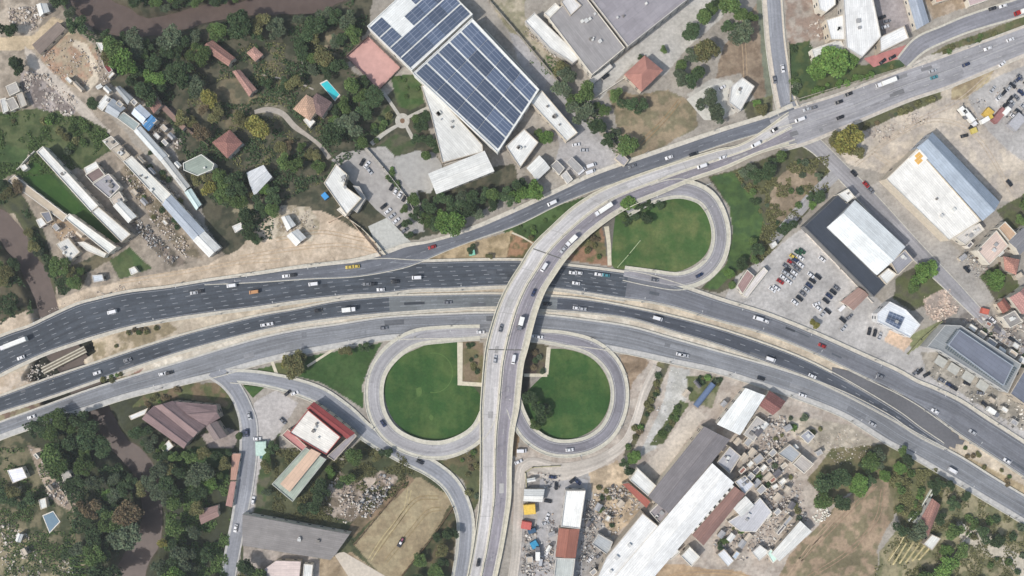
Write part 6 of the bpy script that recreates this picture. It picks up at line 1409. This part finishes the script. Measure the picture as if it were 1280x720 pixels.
for k, c, x, y, rd, rev in [
 ('lorry','white',20,429,'hn',1),('car','white',27,447,'hn',1),('van','white',141,390,'hn',1),('car','silver',243,366,'hn',1),('car','black',250,364,'hn',1),('van','white',290,357,'hn',1),('van','orange',318,365,'hn',1),('car','white',358,345,'hn',1),('car','black',366,344,'hn',1),('van','white',392,355,'hn',1),('car','yellow',437,334,'hn',1),('car','yellow',445,333,'hn',1),('car','grey',459,355,'hn',1),('car','black',466,355,'hn',1),('car','white',476,362,'hn',1),('van','white',521,347,'hn',1),('car','black',494,352,'hn',1),('car','white',716,341,'hn',1),('car','white',723,341,'hn',1),('car','white',748,343,'hn',1),('car','teal',757,344,'hn',1),('car','white',720,354,'hn',1),('van','white',947,398,'hn',1),('car','white',956,401,'hn',1),('car','red',1027,432,'hn',1),('car','white',1168,514,'hn',1),('car','white',1258,576,'hn',1),('car','grey',1100,470,'hn',1),('car','silver',1215,540,'hn',1),
 ('car','white',122,466,'mr',0),('car','grey',160,450,'mr',0),('car','white',337,405,'mr',0),('car','white',331,406,'mr',0),('small truck','white',437,387,'mr',0),('car','black',398,388,'mr',0),('car','white',721,385,'mr',0),('car','silver',728,386,'mr',0),('van','white',822,398,'mr',0),('van','white',963,449,'mr',0),('car','black',684,380,'mr',0),('car','white',1015,470,'mr',0),('car','grey',560,378,'mr',0),
 ('car','white',40,521,'sr',0),('car','white',204,467,'sr',0),('car','black',212,466,'sr',0),('car','white',601,415,'sr',0),('car','white',667,420,'sr',0),('car','white',674,421,'sr',0),('car','white',850,443,'sr',0),('car','silver',856,444,'sr',0),('car','black',951,473,'sr',0),('car','white',1003,494,'sr',0),('van','white',1190,588,'sr',0),('car','grey',480,410,'sr',0),('car','silver',1090,530,'sr',0),
 ('car','grey',626,410,'op',1),('car','silver',619,449,'op',1),('small truck','grey',651,404,'op',0),('van','white',642,449,'op',0),('car','dark blue',667,366,'op',0),('van','white',680,334,'op',0),('small truck','white',714,301,'op',0),('car','silver',704,312,'op',0),('truck','white',754,262,'op',0),('car','black',598,703,'op',1),
 ('van','white',877,208,'ne',0),('car','white',903,197,'ne',0),('car','white',836,197,'fr',1),('car','black',866,193,'ne',1),('van','white',944,181,'ne',0),('car','black',967,163,'ne',0),('van','white',999,150,'ne',1),('car','silver',1008,137,'ne',1),('car','grey',1016,135,'ne',1),('car','black',1048,128,'ne',1),('car','black',1050,147,'ne',0),('truck','white',1106,104,'ne',1),('car','silver',1165,89,'ne',0),('car','teal',1167,97,'ne',0),('car','dark blue',1207,81,'ne',0),('car','white',1234,61,'ne',1),('car','white',1253,8,'su',1),('small truck','red',1275,16,'su',1),('car','black',1240,11,'su',0),('car','black',1060,118,'ne',1),('car','white',1262,50,'ne',0),
 ('van','white',690,254,'fr',1),('car','red',540,309,'fr',1),('car','grey',790,208,'fr',1),
 ('car','grey',818,350,'l1',1),('car','dark blue',874,344,'l1',1),('car','dark blue',479,529,'l2',0),('car','black',525,577,'sl',0),('car','white',712,562,'l3',0),
 ('car','white',295,660,'sw',0),('car','dark blue',309,541,'sw',0),('car','silver',312,520,'sw',0),('car','white',648,577,'so',0),('van','white',652,563,'so',0),('car','grey',968,100,'ns',0),('car','white',978,86,'ns',0),('car','black',1067,217,'e1',0),('car','red',1082,231,'e1',0),('car','grey',1088,238,'e1',0),('car','black',1208,337,'e1',0),('car','white',1240,400,'e1',0),('car','black',1264,424,'e1',0)]:
    only = {'op': ('opl', 'opr'), 'ne': ('ne', 'ne2', 'opl', 'opr')}.get(rd, (rd,))
    vehicle(k, c, x, y, WH[rd], only, rev=bool(rev))
def lot(where, rows):
    for k, c, x, y, a in rows: vehicle(k, c, x, y, where, ang=a)
c_ = ['white','black','silver','grey','dark blue','white','red','black','silver','white']
lot('in the left row of the big car park', [('car',c,x,y,-35) for c,x,y in [('white',965,362),('white',970,360),('red',975,352),('white',979,347),('silver',981,341),('black',985,337),('grey',982,333),('red',988,328),('grey',991,331),('yellow',991,321),('dark blue',994,325),('green',997,316),('green',1002,314),('white',1000,322)]])
lot('in the second row of the big car park', [('car',c,x,y,-35) for c,x,y in [('white',985,352),('silver',989,346),('white',992,341),('grey',996,336),('white',1000,331)]])
lot('in the middle row of the big car park', [('car',c,x,y,-38) for c,x,y in [('white',993,378),('black',999,373),('grey',1003,367),('silver',1007,362),('dark blue',1011,357),('black',1015,351),('white',1013,344),('black',1022,346),('white',1027,324)]])
lot('in the right row of the big car park', [('car',c,x,y,-38) for c,x,y in [('black',1032,376),('dark blue',1036,370),('black',1041,365),('grey',1045,360),('white',1022,385),('black',1034,389)]])
lot('beside the solitary round tree', [('car','silver',1028,392,50),('car','white',1020,380,20)])
lot('by the pinkish gatehouse', [('car','black',1053,400,-40),('car','grey',1061,396,40),('car','silver',1054,410,50),('van','white',1052,384,45)])
lot('outside the solar shop', [('car','black',1086,414,78),('car','black',1093,416,78),('car','silver',1099,420,70)])
lot('in front of the showroom hall', [('car','black',1149,464,40),('car','grey',1144,465,40),('car','black',1158,468,30),('car','grey',1176,475,-30),('car','black',1192,485,-30),('car','dark blue',1186,481,-30),('car','black',1208,479,-20),('car','grey',1225,491,-10),('car','black',1230,505,-40),('small truck','grey',1238,514,-35)])
lot('in the lower row of the villa car park', [('car',c,480+i*5.2,258+i*6,40) for i, c in enumerate(['black','white','silver','white','black','grey'])])
lot('in the upper row of the villa car park', [('car',c,490+i*5.2,234+i*4.6,60) for i, c in enumerate(['black','white','white','black','white','black','silver'])])
lot('at the gate of the villa car park', [('car','black',453,203,60),('car','white',459,206,50),('car','white',518,254,60),('car','silver',462,214,-50)])
lot('by the grey box buildings', [('van','white',727,214,40),('van','white',738,215,20),('van','white',739,207,20),('car','white',720,181,10),('car','silver',730,188,0)])
lot('in the north eastern lot', [('small truck','grey',1202,142,-50),('truck','silver',1209,148,-50),('car','black',1214,158,50),('car','black',1205,170,15),('car','black',1265,107,-35),('car','grey',1274,97,-50),('car','black',1283,105,-40),('car','silver',1248,121,40),('car','black',1258,130,50),('car','black',1262,124,50),('car','black',1278,148,-30),('small truck','grey',1256,138,50),('car','white',1252,80,40),('car','black',1261,229,-50),('small truck','yellow',1230,150,30),('car','silver',1240,112,50)])
lot('in the far rows of the north eastern lot', [('car',c,1248+i*6.2+j*9,122-i*6+j*12,-40 if j else 50) for j in range(3) for i, c in enumerate(['white','black','silver','grey','dark blue'][j % 2:][:5 - j]) if 1248+i*6.2+j*9 < 1284])
lot('outside the white factory', [('car','black',1102,22,20),('car','grey',1108,27,15),('car','white',1106,34,20),('car','black',1103,77,40),('car','black',1115,72,30)])
lot('in the yard beside the overpass', [('car','dark blue',691,596,-5),('car','black',695,607,88),('car','black',685,626,-10),('car','black',716,600,40),('car','dark blue',722,602,-40),('car','white',684,646,70),('car','silver',682,653,20),('car','white',738,698,50),('car','grey',748,694,40),('van','silver',676,700,80),('car','white',684,690,70),('small truck','grey',672,690,90)])
lot('by the factory with red strips', [('car','white',369,491,20),('car','black',360,491,40),('car','grey',354,526,-45)])
lot('under the striped shelter in the south west', [('car','white',322,548,0),('car','teal',330,571,0),('car','white',317,625,80)])
lot('on the pale forecourt left of the white flat shed', [('car','dark blue',893,62,60),('car','white',902,110,30)])
lot('on the road edge below the factory lane', [('van','white',650,112,50),('car','white',755,90,35),('car','black',757,96,35)])
vehicle('tractor', 'ploughing', 502, 676, 'on the tan field', ang=62)
for o in COL.objects:
    if o.get('label', '').startswith('ploughing tractor'): o['label'] = 'purple and white tractor with dark harrow on the tan field'
REG[:] = [r for r in REG if not r[0].get('label', '').startswith('purple and white tractor')]

# ================================================================ street lamps, road signs
def lampproto():
    r = empty('street_lamp', (0,0,0)); m = plain((150,152,154), .5, 0)
    mb = MB(); mb.cyl((0,0,0),(0,0,9.5),.13,.08,8); mb.build('pole', m, r)
    mb = MB(); mb.cyl((0,0,9.4),(2.2,0,10),.06,.05,6); AR = mb.build('arm', m, r)
    mb = MB(); mb.box(2.5,0,10,.9,.34,.14); mb.build('lamp_head', plain((190,190,188),.4,0), AR); mb = MB(); mb.box(0,0,.12,.9,.9,.35); mb.build('base', plain((150,146,138)), r); return r
LPR = None
def lamp(x, y, a, where, z=.3):
    global LPR
    q = P(x, y, z)
    if LPR is None: LPR = o = lampproto()
    else:
        o = LPR.copy(); COL.objects.link(o)
        for ch in LPR.children:
            c = ch.copy(); COL.objects.link(c); c.parent = o
            for g_ in ch.children: c2 = g_.copy(); COL.objects.link(c2); c2.parent = c
    o.location = (q.x, q.y, z); o.rotation_euler = (0, 0, a)
    for k_ in ('label', 'group'):
        if k_ in o: del o[k_]
    tag(o, 'grey street lamp ' + where, 'street lamp', 'street lamps along the roads', pos=(x, y))
def lamps(st, fr, every, where, side=1, skip=lambda x, y: False):
    run = 0; prev = None; nxt = every/2
    for s in st:
        c = at(s, fr); 
        if prev is not None:
            run += (c-prev).length
            if run > nxt:
                nxt += every; d = c-prev; px, py = s[0]+(s[2]-s[0])*fr, s[1]+(s[3]-s[1])*fr
                if 0 < px < 1280 and 0 < py < 720 and not skip(px, py): lamp(px, py, math.atan2(d.y, d.x) + side*math.pi/2, where, c.z)
        prev = c
lamps(hn, 1.10, 34, 'in the median below the upper highway', 1, lambda x, y: 605 < x < 715 or x < 130)
lamps(sr, 1.22, 36, 'along the lower side of the service road', 1, lambda x, y: 580 < x < 720 or x < 150)
lamps(hn, -.10, 40, 'along the upper verge of the highway', -1, lambda x, y: 480 < x < 900)
lamps(op, .468, 32, 'on the overpass median', -1); lamps(ne, -.06, 34, 'along the north side of the main road', -1); lamps(l1, 1.3, 30, 'around the north eastern loop ramp', 1); lamps(l2, 1.3, 30, 'around the south western loop ramp', 1); lamps(l3, 1.3, 30, 'around the south eastern loop ramp', 1); lamps(fr, -.3, 40, 'along the frontage road', -1)
def sign(x, y, a, label, w, h, c, z=.3, H_=5.5):
    q = P(x, y, z); r = empty('road_sign', (q.x, q.y, z), a); tag(r, label, 'road sign', pos=(x, y))
    for s in (-1, 1): mb = MB(); mb.cyl((0, s*w*.4, 0), (0, s*w*.4, H_), .12, .1, 8); mb.build('post', plain((150,152,154), .5, 0), r)
    mb = MB(); mb.box(0.1, 0, H_-h/2+.3, .12, w, h); mb.build('panel', plain(c, .5, 0), r)
sign(883, 232, math.radians(110), 'white road sign post beside the start of the north eastern loop', 2.2, 3, (222,222,216), .6, 6)
sign(1200, 655, math.radians(200), 'small white billboard at the south eastern orchard path', 3, 2, (226,222,214))
# guide posts and marker blobs at the river bridge
# ================================================================ labels: make each one single out its thing
ORD = ['', 'second', 'third', 'fourth', 'fifth', 'sixth', 'seventh', 'eighth', 'ninth', 'tenth', 'eleventh', 'twelfth', 'thirteenth', 'fourteenth', 'fifteenth', 'sixteenth', 'seventeenth', 'eighteenth', 'nineteenth', 'twentieth']
def word(i, n, a, b):
    if i == 0: return a + 'most'
    if i == n-1: return b + 'most'
    if i < n/2: return f"{ORD[i]} from the {a}" if i < 20 else f"number {i+1} from the {a}"
    j = n-1-i; return f"{ORD[j]} from the {b}" if j < 20 else f"number {j+1} from the {b}"
grp = {}
for o, lab, x, y in REG:
    vis = -8 < x < 1288 and -8 < y < 728
    grp.setdefault(o['label'], []).append((o, x, y))
for lab, L in grp.items():
    if len(L) < 2: continue
    xs = [l[1] for l in L]; ys = [l[2] for l in L]
    hor = (max(xs)-min(xs)) >= (max(ys)-min(ys)); L.sort(key=lambda l: l[1] if hor else l[2])
    for i, (o, x, y) in enumerate(L):
        o['label'] = f"{lab}, {word(i, len(L), 'left' if hor else 'top', 'right' if hor else 'bottom')}"
print('objects', len(COL.objects), 'trees', len(TREES), 'maxlabelwords', max(len(o['label'].split()) for o in COL.objects if 'label' in o))

# ================================================================ air
m = bpy.data.materials.new("air"); m.use_nodes = True; t = m.node_tree; t.nodes.clear()
vo = t.nodes.new("ShaderNodeVolumePrincipled"); vo.inputs["Density"].default_value = HAZE; vo.inputs["Color"].default_value = (.86, .9, .96, 1); vo.inputs["Anisotropy"].default_value = .1
mo = t.nodes.new("ShaderNodeOutputMaterial"); t.links.new(vo.outputs[0], mo.inputs["Volume"])
mb = MB(); mb.box(0, 0, (492-9)/2, 8200, 8200, 492+9); hz = mb.build('haze', m); tag(hz, kind='stuff'); hz['label'] = 'thin pale haze in the air over the whole interchange'
scn.cycles.volume_bounces = 0
